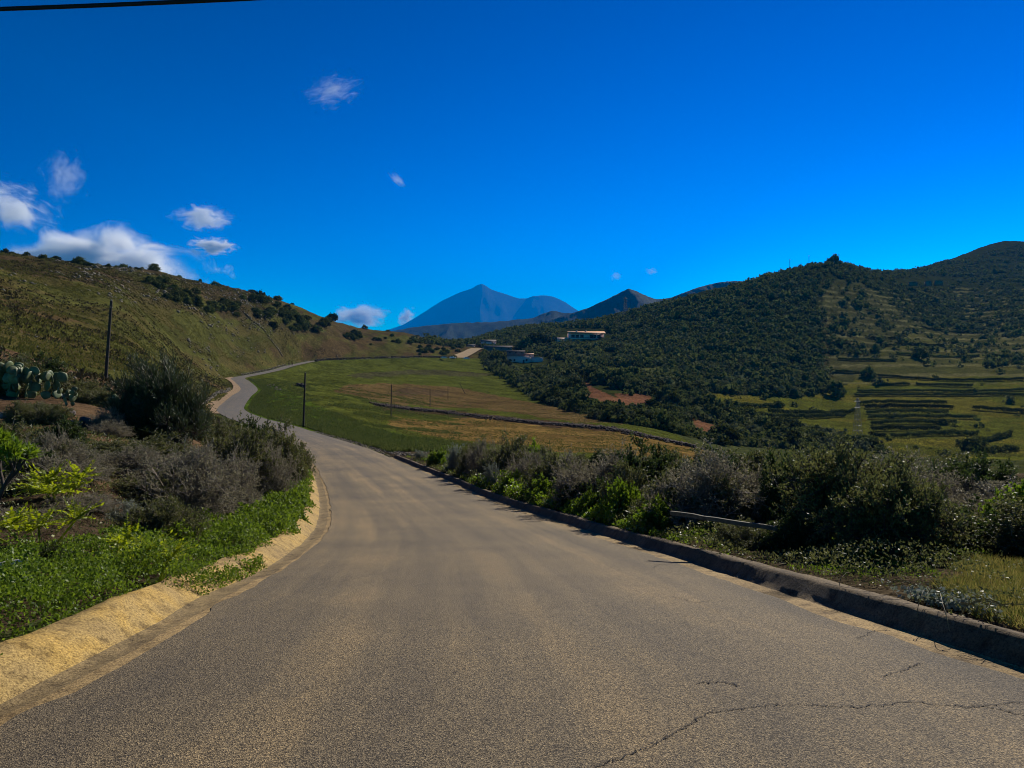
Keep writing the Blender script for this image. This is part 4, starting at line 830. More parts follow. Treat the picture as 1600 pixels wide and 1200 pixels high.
for i, (px, py, w, h, lab) in enumerate([(855, 613, 3.4, 4.2, 'single dark round tree on the edge of the bright green field'), (1437, 560, 5.5, 7.5, 'tall dark tree among the right hillside terraces'), (1355, 588, 5, 6.5, 'dark tree at the left end of the grassy terraces'), (1368, 548, 5, 5, 'dark bush high on the terraces'),
     (790, 575, 5.5, 5.0, 'dark tree left of the white flat-roofed house'), (838, 543, 10, 12, 'broad dark pine left of the hillside villa'), (822, 545, 8, 9, 'lower dark pine beside the broad one'), (855, 541, 7, 8, 'dark pine nearest the hillside villa'), (777, 567, 6, 8, 'dense dark tree between village houses'), (1305, 618, 6.5, 8, 'dark tree where scrub meets the right field'), (1225, 612, 6, 6, 'dark round tree above the left end of the right field')]):
    p = hit(px, py, 200)
    if p: tree(p.x, p.y, w, h, lab, 'tree', 'tree', None, i)

# hedge rows of the right-hand fields
def hedge(px0, px1, py0, py1, h, label, i):
    a, b = hit(px0, py0, 200), hit(px1, py1, 200)
    if a is None or b is None: return
    rng = np.random.default_rng(600 + i); L_ = (b - a).length; n = int(L_ * 70); t = rng.random(n); wv = .75 + .5 * vnoise(t * L_ / 4, t * 0, i); X = a.x + (b.x - a.x) * t; Y = a.y + (b.y - a.y) * t; off = rng.normal(0, .55, n)
    Y = Y + off; p = np.stack([X, Y, gz(X, Y) + h * wv * np.sqrt(rng.random(n)) * (1 - np.abs(off) * .25)], 1); v, f = blades(rng, p, rng.normal(0, .6, p.shape) + np.array([0, 0, .8]), .6, .45)
    tag(link('hedge', npmesh('hedge', v, f, M['scrub'])), label, 'hedge', 'hedge rows on the right fields')
HR = [(1340, 1480, 632, 632, 'uppermost long hedge row right of the lattice pylon'), (1351, 1490, 639, 639, 'second hedge row from the top right of the pylon'), (1354, 1482, 647, 647, 'third hedge row from the top right of the pylon'), (1357, 1526, 655, 655, 'fourth and longest hedge row right of the pylon'),
      (1360, 1495, 664, 663, 'fifth hedge row right of the pylon'), (1361, 1470, 674, 674, 'sixth hedge row, thinning out at its right end'), (1359, 1384, 683, 684, 'short hedge stub at the pylon foot'), (1391, 1421, 684, 684, 'second short hedge stub near the pylon foot'), (1421, 1529, 683, 680, 'hedge row continuing right from the two stubs'),
      (1495, 1580, 697, 680, 'slanting hedge row by the lower right field'), (1512, 1590, 707, 705, 'lowest hedge row just above the roadside shrubs'), (1200, 1336, 645, 645, 'upper hedge row left of the pylon'), (1172, 1321, 651, 651, 'lower hedge row left of the pylon'), (1117, 1225, 636, 636, 'far left hedge row at the tip of the green field'),
      (1340, 1600, 612, 611, 'long dark terrace hedge under the grassy slope'), (1335, 1600, 619, 618, 'long low terrace hedge above the hedge rows'), (1381, 1421, 602, 602, 'short dark hedge on the upper grass terrace'), (1431, 1520, 602, 604, 'broken hedge right of the short dark one'), (1370, 1600, 588, 594, 'terrace hedge edging the upper grass slope'), (1362, 1412, 529, 529, 'small terrace hedge below the dark thicket'), (1375, 1475, 541, 541, 'terrace hedge beside the tall dark tree'), (1400, 1530, 553, 556, 'terrace hedge running behind the tall dark tree'), (1520, 1600, 640, 646, 'hedge remnant on the golden field at far right'),
      (1270, 1350, 577, 583, 'hedge under the bare earth slope'),
      (1500, 1598, 458, 462, 'highest terrace hedge near the right photo edge'), (1520, 1598, 476, 481, 'second highest terrace hedge near the right photo edge'), (1490, 1590, 497, 500, 'terrace hedge under the two highest ones'), (1440, 1540, 512, 514, 'terrace hedge crossing the upper scrub'), (1310, 1400, 562, 564, 'terrace hedge at the top of the bare earth slope'), (1545, 1600, 556, 560, 'short terrace hedge at the right photo edge above the grass')]
for i, (a, b_, c, d_, lab) in enumerate(HR): hedge(a, b_, c, d_, 2.0 if c > 622 else 1.4, lab, i)

# ------------------------------------------------------------------ far hills and the volcano
def ridge(name, label, prof, d, depth, seed, c, rough, nx=520, nyy=70, cat_='hill', ns=1.0, edge=1.2):
    pp = np.array(prof, float); xs = np.linspace(pp[0, 0], pp[-1, 0], nx); X = (xs - CX) / F * d; v = np.linspace(-1, 1, nyy); v = np.sign(v) * np.abs(v) ** 1.3
    gx, gv = np.meshgrid(xs, v); k = np.abs(gv); span = pp[-1, 0] - pp[0, 0]; pk = pp[np.argmin(pp[:, 1]), 0]
    # down the flanks the crest line is bent and spread, so spurs and gullies run out from the summits
    wx_ = pk + (gx - pk) * (1 + .35 * k) + k * span * .16 * fbm(gx / (span * .09) + 3, gv * 3.1, 4, seed); wx_ = np.clip(wx_, pp[0, 0], pp[-1, 0])
    py_ = .6 * np.interp(wx_, pp[:, 0], pp[:, 1]) + .4 * pchip(pp[:, 0], pp[:, 1])(wx_) + edge * fbm(gx / 9, gv * 40, 5, seed, .65) * np.exp(-(k / .12) ** 2)
    top = EYE + (CY - py_) / F * d; base = -60.0; Hh = (top - base) * np.maximum(0, 1 - k) ** .85
    XX_ = np.repeat(X[None], nyy, 0); YY_ = d + gv * depth; rg_ = (1 - np.abs(fbm(XX_ / (depth * .28), YY_ / (depth * .5), 5, seed))) ; Zz = base + Hh * (1 - rough * (1 - rg_) * np.abs(gv) * 2.0)
    Zz = Zz + ns * d * .0016 * fbm(XX_ / (d * .004), YY_ / (d * .004), 3, seed + 3) * (0.25 + np.abs(gv))
    XX_ = XX_ * 1.0; ii = np.arange(nx * nyy).reshape(nyy, nx); q = np.stack([ii[:-1, :-1], ii[:-1, 1:], ii[1:, 1:], ii[1:, :-1]], -1).reshape(-1, 4)
    m, t, o = newmat(name + '_cover'); n1 = noise(t, 14.0 / depth, 6, 0.65); n2 = noise(t, 120.0 / depth, 4, 0.7); cc = ramp(t, n1, [(0.3, tuple(x * .6 for x in c)), (0.7, tuple(x * 1.5 for x in c))]); cc = mix(t, 1.0, cc, ramp(t, n2, [(0.3, (0.55, 0.55, 0.55)), (0.7, (1.45, 1.45, 1.4))]), 'MULTIPLY')
    bsdf(t, o, cc, 0.95, bump(t, n2, 0.8, depth * .02), 0.05)
    tag(link(name, npmesh(name, np.stack([XX_, YY_, Zz], -1).reshape(-1, 3), q, m, True)), label, cat_, kind='structure')
ridge('volcano', 'distant blue volcano with a pointed summit', [(560, 530), (600, 517), (630, 507), (660, 489), (690, 470), (720, 456), (738, 450), (746, 445), (752, 443), (759, 446), (768, 452), (790, 459), (812, 466), (822, 466), (834, 462), (850, 461), (864, 463), (882, 471), (903, 485), (930, 498), (965, 516)], 20000, 2600, 3, (0.030, 0.040, 0.045), .07, cat_='volcano', ns=.10, edge=.4)
ridge('hills', 'grey forested ridge in front of the volcano', [(520, 540), (600, 520), (640, 512), (680, 507), (720, 504), (760, 503), (800, 500), (830, 497), (850, 489), (863, 485), (880, 488), (905, 490), (940, 486), (1000, 490), (1100, 500)], 4200, 900, 7, (0.036, 0.048, 0.034), .5, cat_='hills')
ridge('hills', 'pointed grey hill behind the right-hand scrub slope', [(840, 505), (890, 490), (920, 480), (950, 466), (970, 456), (982, 451), (995, 455), (1010, 462), (1026, 467), (1045, 465), (1075, 454), (1095, 447), (1120, 441), (1150, 438), (1170, 440), (1220, 450), (1300, 470)], 3600, 900, 9, (0.034, 0.044, 0.032), .5, cat_='hills')

# ------------------------------------------------------------------ buildings
def boxv(x0, x1, y0, y1, z0, z1):
    v = np.array([(x, y, z) for z in (z0, z1) for y in (y0, y1) for x in (x0, x1)], float)
    f = np.array([(0, 2, 3, 1), (4, 5, 7, 6), (0, 1, 5, 4), (1, 3, 7, 5), (3, 2, 6, 7), (2, 0, 4, 6)]); return v, f
def boxes(name, lst, mat, parent=None): a, b = cat([boxv(*q) for q in lst]); return link(name, npmesh(name, a, b, M[mat]), parent)
def gable(name, x0, x1, y0, y1, z0, z1, mat, parent):
    ym = (y0 + y1) / 2; v = np.array([(x0, y0, z0), (x1, y0, z0), (x1, y1, z0), (x0, y1, z0), (x0, ym, z1), (x1, ym, z1), (x0, y0, z0 - .2), (x1, y0, z0 - .2), (x1, y1, z0 - .2), (x0, y1, z0 - .2)])
    me = npmesh(name, v, [(0, 1, 5, 4), (2, 3, 4, 5), (6, 9, 8, 7), (0, 6, 7, 1), (2, 8, 9, 3), (1, 7, 8, 2), (3, 9, 6, 0)], M[mat], F3=[(0, 4, 3), (1, 2, 5)]); return link(name, me, parent)
def pent(name, lst, mat, parent):
    parts = []
    for x0, x1, y0, z0, y1, z1 in lst:
        v = np.array([(x0, y0, z0), (x1, y0, z0), (x1, y1, z1), (x0, y1, z1), (x0, y0, z0 - .3), (x1, y0, z0 - .3), (x1, y1, z1 - .5), (x0, y1, z1 - .5)], float)
        parts.append((v, np.array([(0, 1, 2, 3), (4, 7, 6, 5), (0, 4, 5, 1), (1, 5, 6, 2), (2, 6, 7, 3), (3, 7, 4, 0)])))
    a, b = cat(parts); return link(name, npmesh(name, a, b, M[mat]), parent)
def window(parent, x, y, z, w, h, depth=.12):
    f = boxes('window', [(x - w / 2 - .1, x - w / 2, y - depth, y, z - .1, z + h + .1), (x + w / 2, x + w / 2 + .1, y - depth, y, z - .1, z + h + .1), (x - w / 2, x + w / 2, y - depth, y, z + h, z + h + .1), (x - w / 2, x + w / 2, y - depth, y, z - .1, z)], 'wallgrey', parent); boxes('pane', [(x - w / 2, x + w / 2, y - depth * .5, y - .003, z, z + h)], 'glass', f)
def site(px, py, d): p = P(px, py, d); return Vector((p.x, p.y, max(p.z, float(gz(p.x, p.y)) - .3)))
# villa on the hillside
v = empty('villa', P(912, 533, 640), R(6)); tag(v, 'long white villa with orange roof edge and terraces on the dark hillside', 'house')
boxes('wall', [(-12, 17, 0, 9, -3, 6.6), (-22, -12, 1, 9, -4, 3.0)], 'white', v); pent('sun_tilted_parapet', [(-12, 5, -4.6, 1.7, -2.6, 2.9), (5, 20, -5.2, 1.1, -3.3, 2.4), (-22.3, -12, -1.6, 1.6, .3, 2.7)], 'peach', v)  # terrace parapets shaped as sloping skirts so their faces catch the sun
boxes('terrace', [(-12, 5, -2.9, -.003, -3, 1.9), (5, 20, -3.6, -.003, -3, 1.5)], 'wallgrey', v); pent('roof', [(-13.2, 18.2, -3.0, 6.5, 3.2, 8.4)], 'tile', v)  # roof slab pitched forward so its tiles catch the sun
for x in (-12, -4, 3, 10, 16.5): boxes('column', [(x, x + .5, -2.3, -1.8, 1.9, 6.6)], 'white', v)
for x in (-9, -5.5, -1.5, 6.5, 9.5, 13): window(v, x, -.003, 2.6, 2.6, 2.6)
for x in (-19.5, -15): window(v, x, .99, -1.6, 1.5, 1.6)
for x, y in ((-6, 4), (2, 5)): boxes('chimney', [(x, x + .9, y - 2.5, y - 1.6, 6.8, 9.0)], 'white', v)
# white flat-roofed house
h = empty('house', P(820, 571, 520) + Vector((0, 0, 1.6))); tag(h, 'low white flat-roofed house with two small dark windows', 'house')
boxes('wall', [(-12, 4, 0, 8, -2, 4.6), (4, 12.5, 1, 8, -2, 4.0)], 'white', h); boxes('roof', [(-12.2, 4.2, -.2, 8.2, 4.6, 4.9), (4.2, 12.8, .8, 8.2, 4.0, 4.25)], 'wallgrey', h)
for x in (-10, -7, 1.2): window(h, x, -.003, 1.4, 1.0, 1.2)
boxes('door', [(-1.3, -.2, -.06, -.003, -.4, 2.1)], 'glass', h)
def small_house(px, py, d, w, dep, hh, roof, label, wallm='wallgrey', roofm='roofgrey', nwin=2, rz=0.0, gab=True):
    o = empty('house', P(px, py, d), rz); tag(o, label, 'house'); boxes('wall', [(-w / 2, w / 2, 0, dep, -3, hh)], wallm, o)
    if gab: gable('roof', -w / 2 - .4, w / 2 + .4, -.5, dep + .5, hh + .2, hh + roof, roofm, o)
    else: boxes('roof', [(-w / 2 - .3, w / 2 + .3, -.4, dep + .3, hh, hh + roof)], roofm, o)
    for k in range(nwin): window(o, -w / 2 + w * (k + .5) / nwin, -.003, hh * .35, min(1.2, w * .12), hh * .4)
small_house(778, 546, 600, 22, 8, 1.8, 1.2, 'long low house with weathered brown roof in the village', nwin=4)
small_house(764, 538, 640, 12, 8, 2.2, 1.8, 'pale gabled house above the long low roof', 'white', 'roofgrey', 2, R(8))
small_house(775, 541, 660, 16, 7, 1.8, 1.4, 'grey-roofed house behind the long low roof', 'wallgrey', 'tile', 3)
small_house(806, 553, 560, 13, 6, 1.6, .9, 'low shed with grey roof above the white flat-roofed house', nwin=3)
small_house(827, 559, 545, 6, 6, 2.2, 1.1, 'small tan-roofed house behind the white flat-roofed house', 'white', 'tile', 1)
small_house(862, 534, 640, 9, 7, 3.2, .4, 'dim blue-grey block left of the villa', 'wallgrey', 'roofgrey', 2, 0, False)
small_house(875, 569, 540, 6, 5, 2.2, 1.2, 'little white hut with clay roof among trees', 'white', 'tile', 1)
small_house(950, 554, 600, 4.5, 4, 2.6, .3, 'tiny white cube hut in the dark scrub below the villa', 'white', 'white', 1, 0, False)
small_house(736, 545, 640, 6, 5, 2.8, .9, 'small house at the top of the pale driveway', 'white', 'roofgrey', 1)
small_house(1468, 442, 880, 8, 5, 2.6, .3, 'pale hut on the terraces high on the right hill', 'palerock', 'wallgrey', 2, 0, False)
small_house(1452, 443, 885, 6, 5, 2.8, .3, 'ruined grey hut left of the high pale hut', 'wallgrey', 'wallgrey', 1, 0, False)
small_house(1428, 443, 890, 9, 4, 1.8, .2, 'roofless stone ruin at the left of the high huts', 'palerock', 'palerock', 1, 0, False)
# driveway up to the village
dv = [P(716, 560, 528), P(724, 556, 545), P(733, 551, 570), P(740, 547, 592), P(748, 545, 610)]; wv = [5, 5, 5, 5, 6]
Vd = [];
for p, w in zip(dv, wv):
    for s in np.linspace(-1, 1, 5): x = p.x + s * w; Vd.append((x, p.y, max(p.z, float(gz(x, p.y))) + .5))
ii = np.arange(25).reshape(5, 5); tag(link('driveway', npmesh('driveway', Vd, np.stack([ii[:-1, :-1], ii[:-1, 1:], ii[1:, 1:], ii[1:, :-1]], -1).reshape(-1, 4), M['strip'], True)), 'pale concrete driveway climbing to the village', 'driveway', kind='structure')

# cars parked at the end of the road
def car(px, py, d, label, rz):
    p = P(px, py, d); o = empty('parked_car', (p.x, p.y, p.z - .2), rz); tag(o, label, 'car', 'white cars parked at the far bend')
    prof = [(-2.1, .35), (-2.15, .75), (-2.05, .95), (-1.6, 1.05), (-1.0, 1.5), (.55, 1.5), (1.15, 1.02), (2.0, .88), (2.15, .6), (2.1, .35)]
    bm = bmesh.new(); rows = [[bm.verts.new((x, s * (.84 if z < 1.1 else .66), z)) for x, z in prof] for s in (-1, 1)]
    for i in range(len(prof)): j = (i + 1) % len(prof); bm.faces.new((rows[0][i], rows[0][j], rows[1][j], rows[1][i]))
    bm.faces.new(rows[0][::-1]); bm.faces.new(rows[1]); bmesh.ops.recalc_face_normals(bm, faces=bm.faces); me = bpy.data.meshes.new('body'); bm.to_mesh(me); bm.free(); me.materials.append(M['paint']); link('body', me, o)
    for s in (-1, 1): boxes('side_window', [(-.95, .6, s * .76 - .02, s * .76 + .02, 1.08, 1.4)], 'glass', o)
    for x in (-1.3, 1.3):
        for s in (-.78, .78): a, b = tubes(np.array([[x, s - .1, .32]]), np.array([[x, s + .1, .32]]), .32, .32, 12); w_ = link('wheel', npmesh('wheel', a, b, M['rubber']), o); a, b = tubes(np.array([[x, s - .11, .32], [x, s - .11, .32]]), np.array([[x, s + .11, .32], [x, s + .111, .32]]), np.array([.18, .18]), np.array([.18, .0]), 10); link('rim', npmesh('rim', a, b, M['steel']), w_)
    for s in (-.6, .6): boxes('headlight', [(2.08, 2.17, s - .15, s + .15, .62, .78)], 'glass', o)
car(694, 560, 500, 'white car leftmost of the cars parked at the far bend', R(4)); car(707, 560, 503, 'white car in the middle of the cars parked at the far bend', R(-3)); car(729, 561, 508, 'white car rightmost, below the pale driveway', R(8))

# ------------------------------------------------------------------ poles, pylons, cable, loose timber
def pole(px, base, top, d, label, lean=0.0, r=.13, ins=True):
    p = hit(px, base, d * .8) if d is None else Vector(((px - CX) / F * d, d, 0)); p.z = float(gz(p.x, p.y)); H = EYE + (CY - top) / F * p.y - p.z
    o = empty('utility_pole', p); tag(o, label, 'utility pole', 'wooden utility poles'); k = 5; zs = np.linspace(-.4, H, k + 1); xs = zs / H * lean
    a, b = tubes(np.stack([xs[:-1], 0 * zs[:-1], zs[:-1]], 1), np.stack([xs[1:], 0 * zs[1:], zs[1:]], 1), np.linspace(r, r * .72, k), np.linspace(r, r * .72, k + 1)[1:], 8); link('post', npmesh('post', a, b, M['wood'], True), o)
    if ins: a, b = tubes(np.array([[lean, -.0, H - .02], [lean, -.18, H - .5]]), np.array([[lean, 0, H + .12], [lean, .18, H - .5]]), np.array([r * .5, .03]), np.array([r * .25, .03]), 6); link('insulator', npmesh('insulator', a, b, M['steel']), o)
pole(165, 606, 470, 60, 'tall leaning wooden pole on the left slope by the prickly pear', .45, .14)
pole(474, 667, 583, 104, 'dark wooden pole beside the far road at the meadow edge', .25, .15)
pole(611, 660, 601, 160, 'thin pole in the middle of the meadow, nearer of the row', .1, .12)
pole(672, 650, 607, 218, 'second thin pole of the row crossing the meadow', 0, .12)
pole(700, 642, 605, 265, 'third thin pole of the row, at the dry patch', 0, .12)
pole(727, 632, 600, 300, 'leaning thin pole of the meadow row', -2.0, .13)
pole(753, 618, 594, 370, 'farthest thin pole, before the village trees', 0, .14)
def pylon(px, base, top, d, label, w=2.2):
    p = P(px, base, d); p.z = min(p.z, float(gz(p.x, p.y)) + .2) if d < 900 else p.z; H = EYE + (CY - top) / F * d - p.z; o = empty('pylon', p, .5); tag(o, label, 'pylon'); A_, B_ = [], []
    lv = np.linspace(0, H, 9)
    def hw(z): return w * (1 - z / H * .82)
    for a, b in zip(lv[:-1], lv[1:]):
        c0 = [(hw(a) * sx, hw(a) * sy, a) for sx, sy in ((-1, -1), (1, -1), (1, 1), (-1, 1))]; c1 = [(hw(b) * sx, hw(b) * sy, b) for sx, sy in ((-1, -1), (1, -1), (1, 1), (-1, 1))]
        for k in range(4): A_ += [c0[k], c0[k], c0[(k + 1) % 4], c1[k]]; B_ += [c1[k], c1[(k + 1) % 4], c1[k], c1[(k + 1) % 4]]
    a, b = tubes(np.array(A_), np.array(B_), .055 * max(1, d / 450), .055 * max(1, d / 450)); link('tower', npmesh('tower', a, b, M['steel']), o)
    for z in (H * .78, H * .92): a, b = tubes(np.array([[-w * 1.3, 0, z], [-w * 1.3, 0, z], [w * 1.3, 0, z]]), np.array([[w * 1.3, 0, z], [0, 0, z + .8], [0, 0, z + .8]]), .08, .08); link('crossarm', npmesh('crossarm', a, b, M['steel']), o)
pylon(1340, 690, 622, 300, 'grey lattice pylon standing in the right-hand field', 1.5)
pylon(977, 492, 464, 780, 'small lattice pylon against the pointed grey hill', 2.4)
def mast(px, base, top, d, label):
    p = P(px, base, d); H = (base - top) / F * d; o = empty('mast', p); tag(o, label, 'mast'); a, b = tubes(np.array([[0, 0, -3]]), np.array([[0, 0, H]]), .28, .2, 6); link('post', npmesh('post', a, b, M['steel']), o); a, b = tubes(np.array([[-1.0, 0, H * .93]]), np.array([[1.0, 0, H * .93]]), .14, .14, 4); link('crossarm', npmesh('crossarm', a, b, M['steel']), o)
mast(1234, 422, 405, 800, 'thin mast on the right skyline, left of two'); mast(1264, 415, 399, 810, 'thin mast on the right skyline closer to the lone tree')
t = np.linspace(0, 1, 60); ca, cb_ = P(-420, 26, 9.5), P(760, -22, 9.5); cx = np.outer(1 - t, ca) + np.outer(t, cb_); cx[:, 2] -= .10 * 4 * t * (1 - t) * .5
a, b = tubes(cx[:-1], cx[1:], .021, .021, 6); a2, b2 = tubes(cx[:-1] + np.array([0, .0, .026]), cx[1:] + np.array([0, .0, .026]), .008, .008, 4); a, b = cat([(a, b), (a2, b2)])
tag(link('overhead_cable', npmesh('overhead_cable', a, b, M['rubber'], True)), 'black overhead cable crossing the top left of the sky', 'cable')
pa, pb = P(1048, 801, 11.6), P(1292, 838, 10.4); dirv = (pb - pa); Lb = dirv.length
me = bpy.data.meshes.new('wooden_beam'); bm = bmesh.new(); bmesh.ops.create_cube(bm, size=1.0); bmesh.ops.scale(bm, verts=bm.verts, vec=(Lb, .05, .06)); bmesh.ops.subdivide_edges(bm, edges=[e for e in bm.edges if abs(e.verts[0].co.x - e.verts[1].co.x) > .5], cuts=12)
for vtx in bm.verts: vtx.co += Vector((0, random.Random(int(vtx.co.x * 99)).uniform(-.005, .005), random.Random(int(vtx.co.x * 77) + 3).uniform(-.006, .006)))
bmesh.ops.bevel(bm, geom=[e for e in bm.edges], offset=.008, segments=1); bm.to_mesh(me); bm.free(); me.materials.append(M['beam']); o = link('wooden_beam', me, None, (pa + pb) / 2); o.rotation_euler = dirv.to_track_quat('X', 'Z').to_euler(); tag(o, 'weathered wooden beam lying across the right verge shrubs', 'beam')
pa, pb = P(-90, 897, 6.5), P(38, 876, 6.7)
a, b = tubes(np.array([pa, pb - (pb - pa) * .004]), np.array([pb, pb]), np.array([.021, .021]), np.array([.021, .014]), 10); tag(link('plastic_pipe', npmesh('plastic_pipe', a, b, M['pvc'], False)), 'off-white plastic pipe end lying at the left edge', 'pipe')
# bare runners hanging over the right kerb, pale litter leaves
rng = np.random.default_rng(3); A_, B_ = [], []
for k in range(26):
    y = rng.uniform(4.4, 7.2); x = float(xr(y)) + .5 / float(road_cos(y)); p = np.array([x + rng.uniform(0, .25), y, float(zr(y)) + .28]); dr = np.array([-.5, rng.normal(0, .5), .25])
    for s in range(7): q = p + dr * .075; q[2] = max(q[2], float(zr(q[1])) + max(.02, .26 * min(1, (q[0] - float(xr(q[1])) - .16) / .2)) + .01); A_.append(p); B_.append(q); p = q; dr = dr + np.array([.03, rng.normal(0, .15), -.16])
a, b = tubes(np.array(A_), np.array(B_), .004, .003); tag(link('dry_stems', npmesh('dry_stems', a, b, M['drygrass'])), 'thin dry runner stems hanging over the right kerb', 'dry stems', kind='stuff')
n = 900; Y = rng.normal(5.9, .35, n); X = xr(Y) + .62 + np.abs(rng.normal(0, .16, n)); k = X / Y * F + CX < 1560; X, Y = X[k], Y[k]; p = np.stack([X, Y, gz(X, Y) + rng.uniform(.02, .10, len(X))], 1); a, b = blades(rng, p, rng.normal(0, 1, p.shape), .045, .03)
tag(link('creeping_plant', npmesh('creeping_plant', a, b, M['silver'])), 'pale creeping plant on the right kerb top before the grass', 'plant', kind='stuff')

# ------------------------------------------------------------------ the two walkers
def person(px, d, label, top_m, hair_long):
    x = (px - CX) / F * d; o = empty('person', (x, d, float(zr(d)) + .01), R(200)); tag(o, label, 'person', 'walkers on the far road')
    J = [((0, 0, .95), .15), ((0, 0, 1.15), .14), ((0, 0, 1.38), .17), ((0, .01, 1.5), .06), ((0, -.01, 1.6), .095), ((0, -.01, 1.72), .085), ((.09, 0, .9), .10), ((.10, .10, .5), .062), ((.10, .02, .09), .045), ((.10, -.13, .04), .035), ((-.09, 0, .9), .10), ((-.10, -.14, .5), .062), ((-.10, -.12, .09), .045), ((-.10, -.26, .05), .035),
         ((.2, 0, 1.40), .06), ((.26, .08, 1.15), .045), ((.25, .02, .92), .035), ((.25, -.02, .80), .03), ((-.2, 0, 1.40), .06), ((-.26, -.06, 1.15), .045), ((-.25, -.14, .93), .035), ((-.25, -.18, .82), .03)]
    E = [(0, 1), (1, 2), (2, 3), (3, 4), (4, 5), (0, 6), (6, 7), (7, 8), (8, 9), (0, 10), (10, 11), (11, 12), (12, 13), (2, 14), (14, 15), (15, 16), (16, 17), (2, 18), (18, 19), (19, 20), (20, 21)]
    me = bpy.data.meshes.new('body'); me.from_pydata([j[0] for j in J], E, []); ob = link('body', me, o); me.materials.append(M['skin'])
    mo = ob.modifiers.new('skin', 'SKIN'); ob.modifiers.new('sub', 'SUBSURF').levels = 1
    for v_, j in zip(me.skin_vertices[0].data, J): v_.radius = (j[1], j[1])
    me.skin_vertices[0].data[0].use_root = True
    for nm, sub, mt, gr in (('jacket', [1, 2, 14, 15, 16, 18, 19, 20], top_m, .014), ('trousers', [0, 6, 7, 8, 10, 11, 12], 'cloth', .014)):
        mp = {k: i for i, k in enumerate(sub)}; es = [(mp[a], mp[b]) for a, b in E if a in mp and b in mp]; m2 = bpy.data.meshes.new(nm); m2.from_pydata([J[k][0] for k in sub], es, []); ob2 = link(nm, m2, o); m2.materials.append(M[mt]); ob2.modifiers.new('skin', 'SKIN'); ob2.modifiers.new('sub', 'SUBSURF').levels = 1
        for v_, k in zip(m2.skin_vertices[0].data, sub): v_.radius = (J[k][1] + gr,) * 2
        m2.skin_vertices[0].data[0].use_root = True
    bm = bmesh.new(); bmesh.ops.create_uvsphere(bm, u_segments=12, v_segments=8, radius=.105)
    for vtx in bm.verts: vtx.co = Vector((vtx.co.x, vtx.co.y + .02, vtx.co.z * (1.5 if hair_long and vtx.co.z < 0 else 1.0) + 1.70))
    m3 = bpy.data.meshes.new('hair'); bm.to_mesh(m3); bm.free(); m3.materials.append(M['hair']); link('hair', m3, o)
person(451.5, 362, 'walker in dark clothes on the left side of the far road', 'cloth2', False)
person(456.5, 366, 'walker in black beside the other on the far road', 'cloth', True)

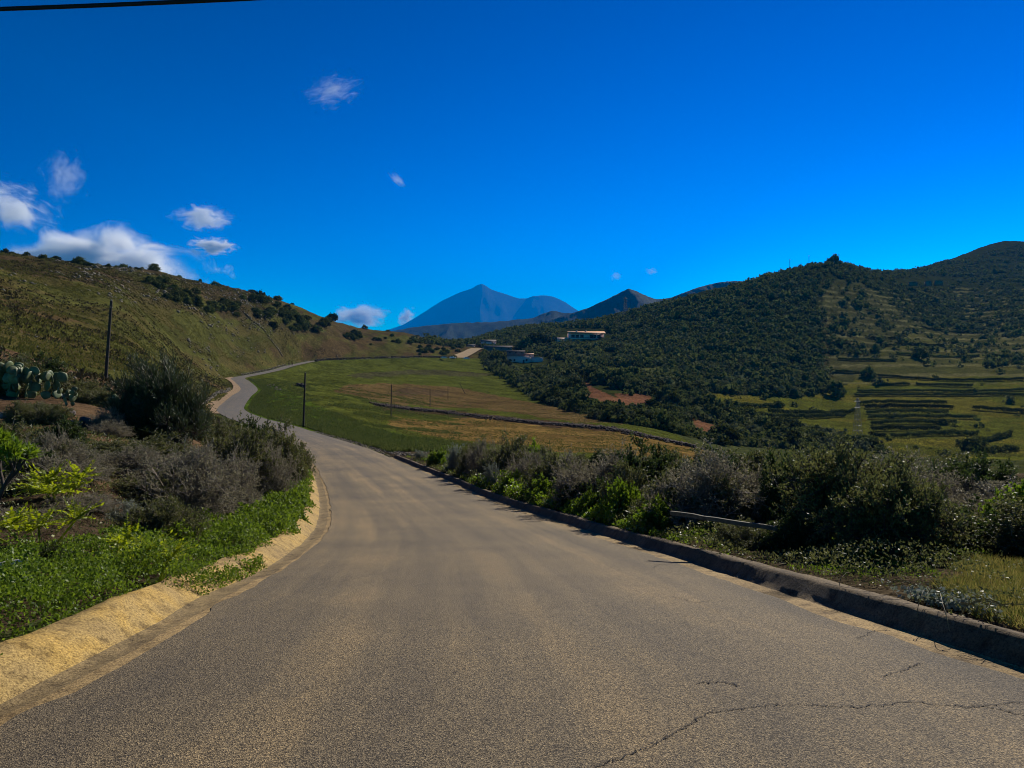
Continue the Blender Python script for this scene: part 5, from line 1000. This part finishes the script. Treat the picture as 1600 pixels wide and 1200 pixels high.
# ------------------------------------------------------------------ clouds (beyond the haze) and the air itself
def cloud(px, py, w, h, d, dens, label, seed, sc=2.2, lo=.42, hi=.62, stretch=(1, 1, 1), tilt=0.0, thick=0.5):
    W_, H_ = w / F * d / 2, h / F * d / 2; bm = bmesh.new(); bmesh.ops.create_icosphere(bm, subdivisions=3, radius=1.0); me = bpy.data.meshes.new('cloud'); bm.to_mesh(me); bm.free()
    o = link('cloud', me, None, P(px, py, d)); o.scale = (W_, W_ * thick, H_); o.rotation_euler = (0, tilt, 0); tag(o, label, 'cloud', kind='stuff')
    m, t, out = newmat('cloud_vapour'); tc = t.nodes.new('ShaderNodeTexCoord'); mp = N(t, 'ShaderNodeMapping'); mp.inputs['Scale'].default_value = stretch; mp.inputs['Location'].default_value = (seed * 3.1, seed * 1.7, 0); t.links.new(tc.outputs['Object'], mp.inputs[0])
    nz = noise(t, sc * 1.35, 8, .64, mp.outputs[0], .9); ln = t.nodes.new('ShaderNodeVectorMath'); ln.operation = 'LENGTH'; t.links.new(tc.outputs['Object'], ln.inputs[0])
    fall = N(t, 'ShaderNodeMapRange'); t.links.new(ln.outputs['Value'], fall.inputs[0]); fall.inputs[1].default_value = .15; fall.inputs[2].default_value = 1.0; fall.inputs[3].default_value = .10; fall.inputs[4].default_value = -.26
    ad = t.nodes.new('ShaderNodeMath'); ad.operation = 'ADD'; t.links.new(nz, ad.inputs[0]); t.links.new(fall.outputs[0], ad.inputs[1])
    mr = N(t, 'ShaderNodeMapRange', interpolation_type='SMOOTHSTEP'); t.links.new(ad.outputs[0], mr.inputs[0]); mr.inputs[1].default_value = lo; mr.inputs[2].default_value = hi; mr.inputs[3].default_value = 0; mr.inputs[4].default_value = dens / (W_ * thick)
    pv = N(t, 'ShaderNodeVolumePrincipled'); pv.inputs['Color'].default_value = (.995, 1, 1, 1); t.links.new(mr.outputs[0], pv.inputs['Density']); t.links.new(pv.outputs[0], out.inputs['Volume']); me.materials.append(m)
D1 = 10500
cloud(172, 432, 400, 185, D1, 30.0, 'largest white cloud bank behind the left hill crest', 1, 1.1, .36, .60)
cloud(20, 325, 190, 110, D1, 4.0, 'soft grey-white cloud at the left edge', 2, 1.5, .42, .72, tilt=.35)
cloud(98, 275, 110, 130, D1, .9, 'faint veil of cloud above the soft grey-white one', 3, 1.8, .44, .75)
cloud(318, 341, 130, 60, D1, 4, 'small ragged cloud, upper of the pair near the hill crest', 4, 1.7, .42, .66)
cloud(333, 385, 92, 36, D1, 9, 'small bright cloud, lower of the pair near the hill crest', 5, 1.5, .40, .62)
cloud(520, 142, 150, 84, D1, 1.1, 'wispy cloud alone high in the sky', 6, 2.6, .46, .75, (1, 1, 1.5), -.3)
cloud(622, 281, 52, 22, D1, 1.2, 'tiny slanting wisp in mid sky', 7, 1.6, .43, .7, tilt=.75)
cloud(562, 496, 120, 60, 22500, 6, 'white cloud rising behind the end of the left hill', 8, 1.6, .40, .62)
cloud(636, 498, 44, 48, 22500, 6, 'small plume of cloud at the left foot of the volcano', 9, 1.6, .42, .66)
cloud(962, 432, 30, 26, 22500, .8, 'faint wisp above the pointed grey hill, left of two', 10, 1.6, .43, .7, tilt=.6)
cloud(1018, 424, 34, 20, 22500, 1.0, 'faint wisp above the pointed grey hill, right of two', 11, 1.6, .43, .7)
a, b = boxv(-3800, 3300, -80, 21800, -75, 2480); hz = link('haze', npmesh('haze', a, b)); tag(hz, 'thin blue air haze over the whole valley', 'haze', kind='stuff')
m, t, out = newmat('haze_air'); pv = N(t, 'ShaderNodeVolumePrincipled'); pv.inputs['Color'].default_value = (0.0, 0.34, 1.0, 1); pv.inputs['Density'].default_value = 4.6e-5; t.links.new(pv.outputs[0], out.inputs['Volume']); hz.data.materials.append(m)
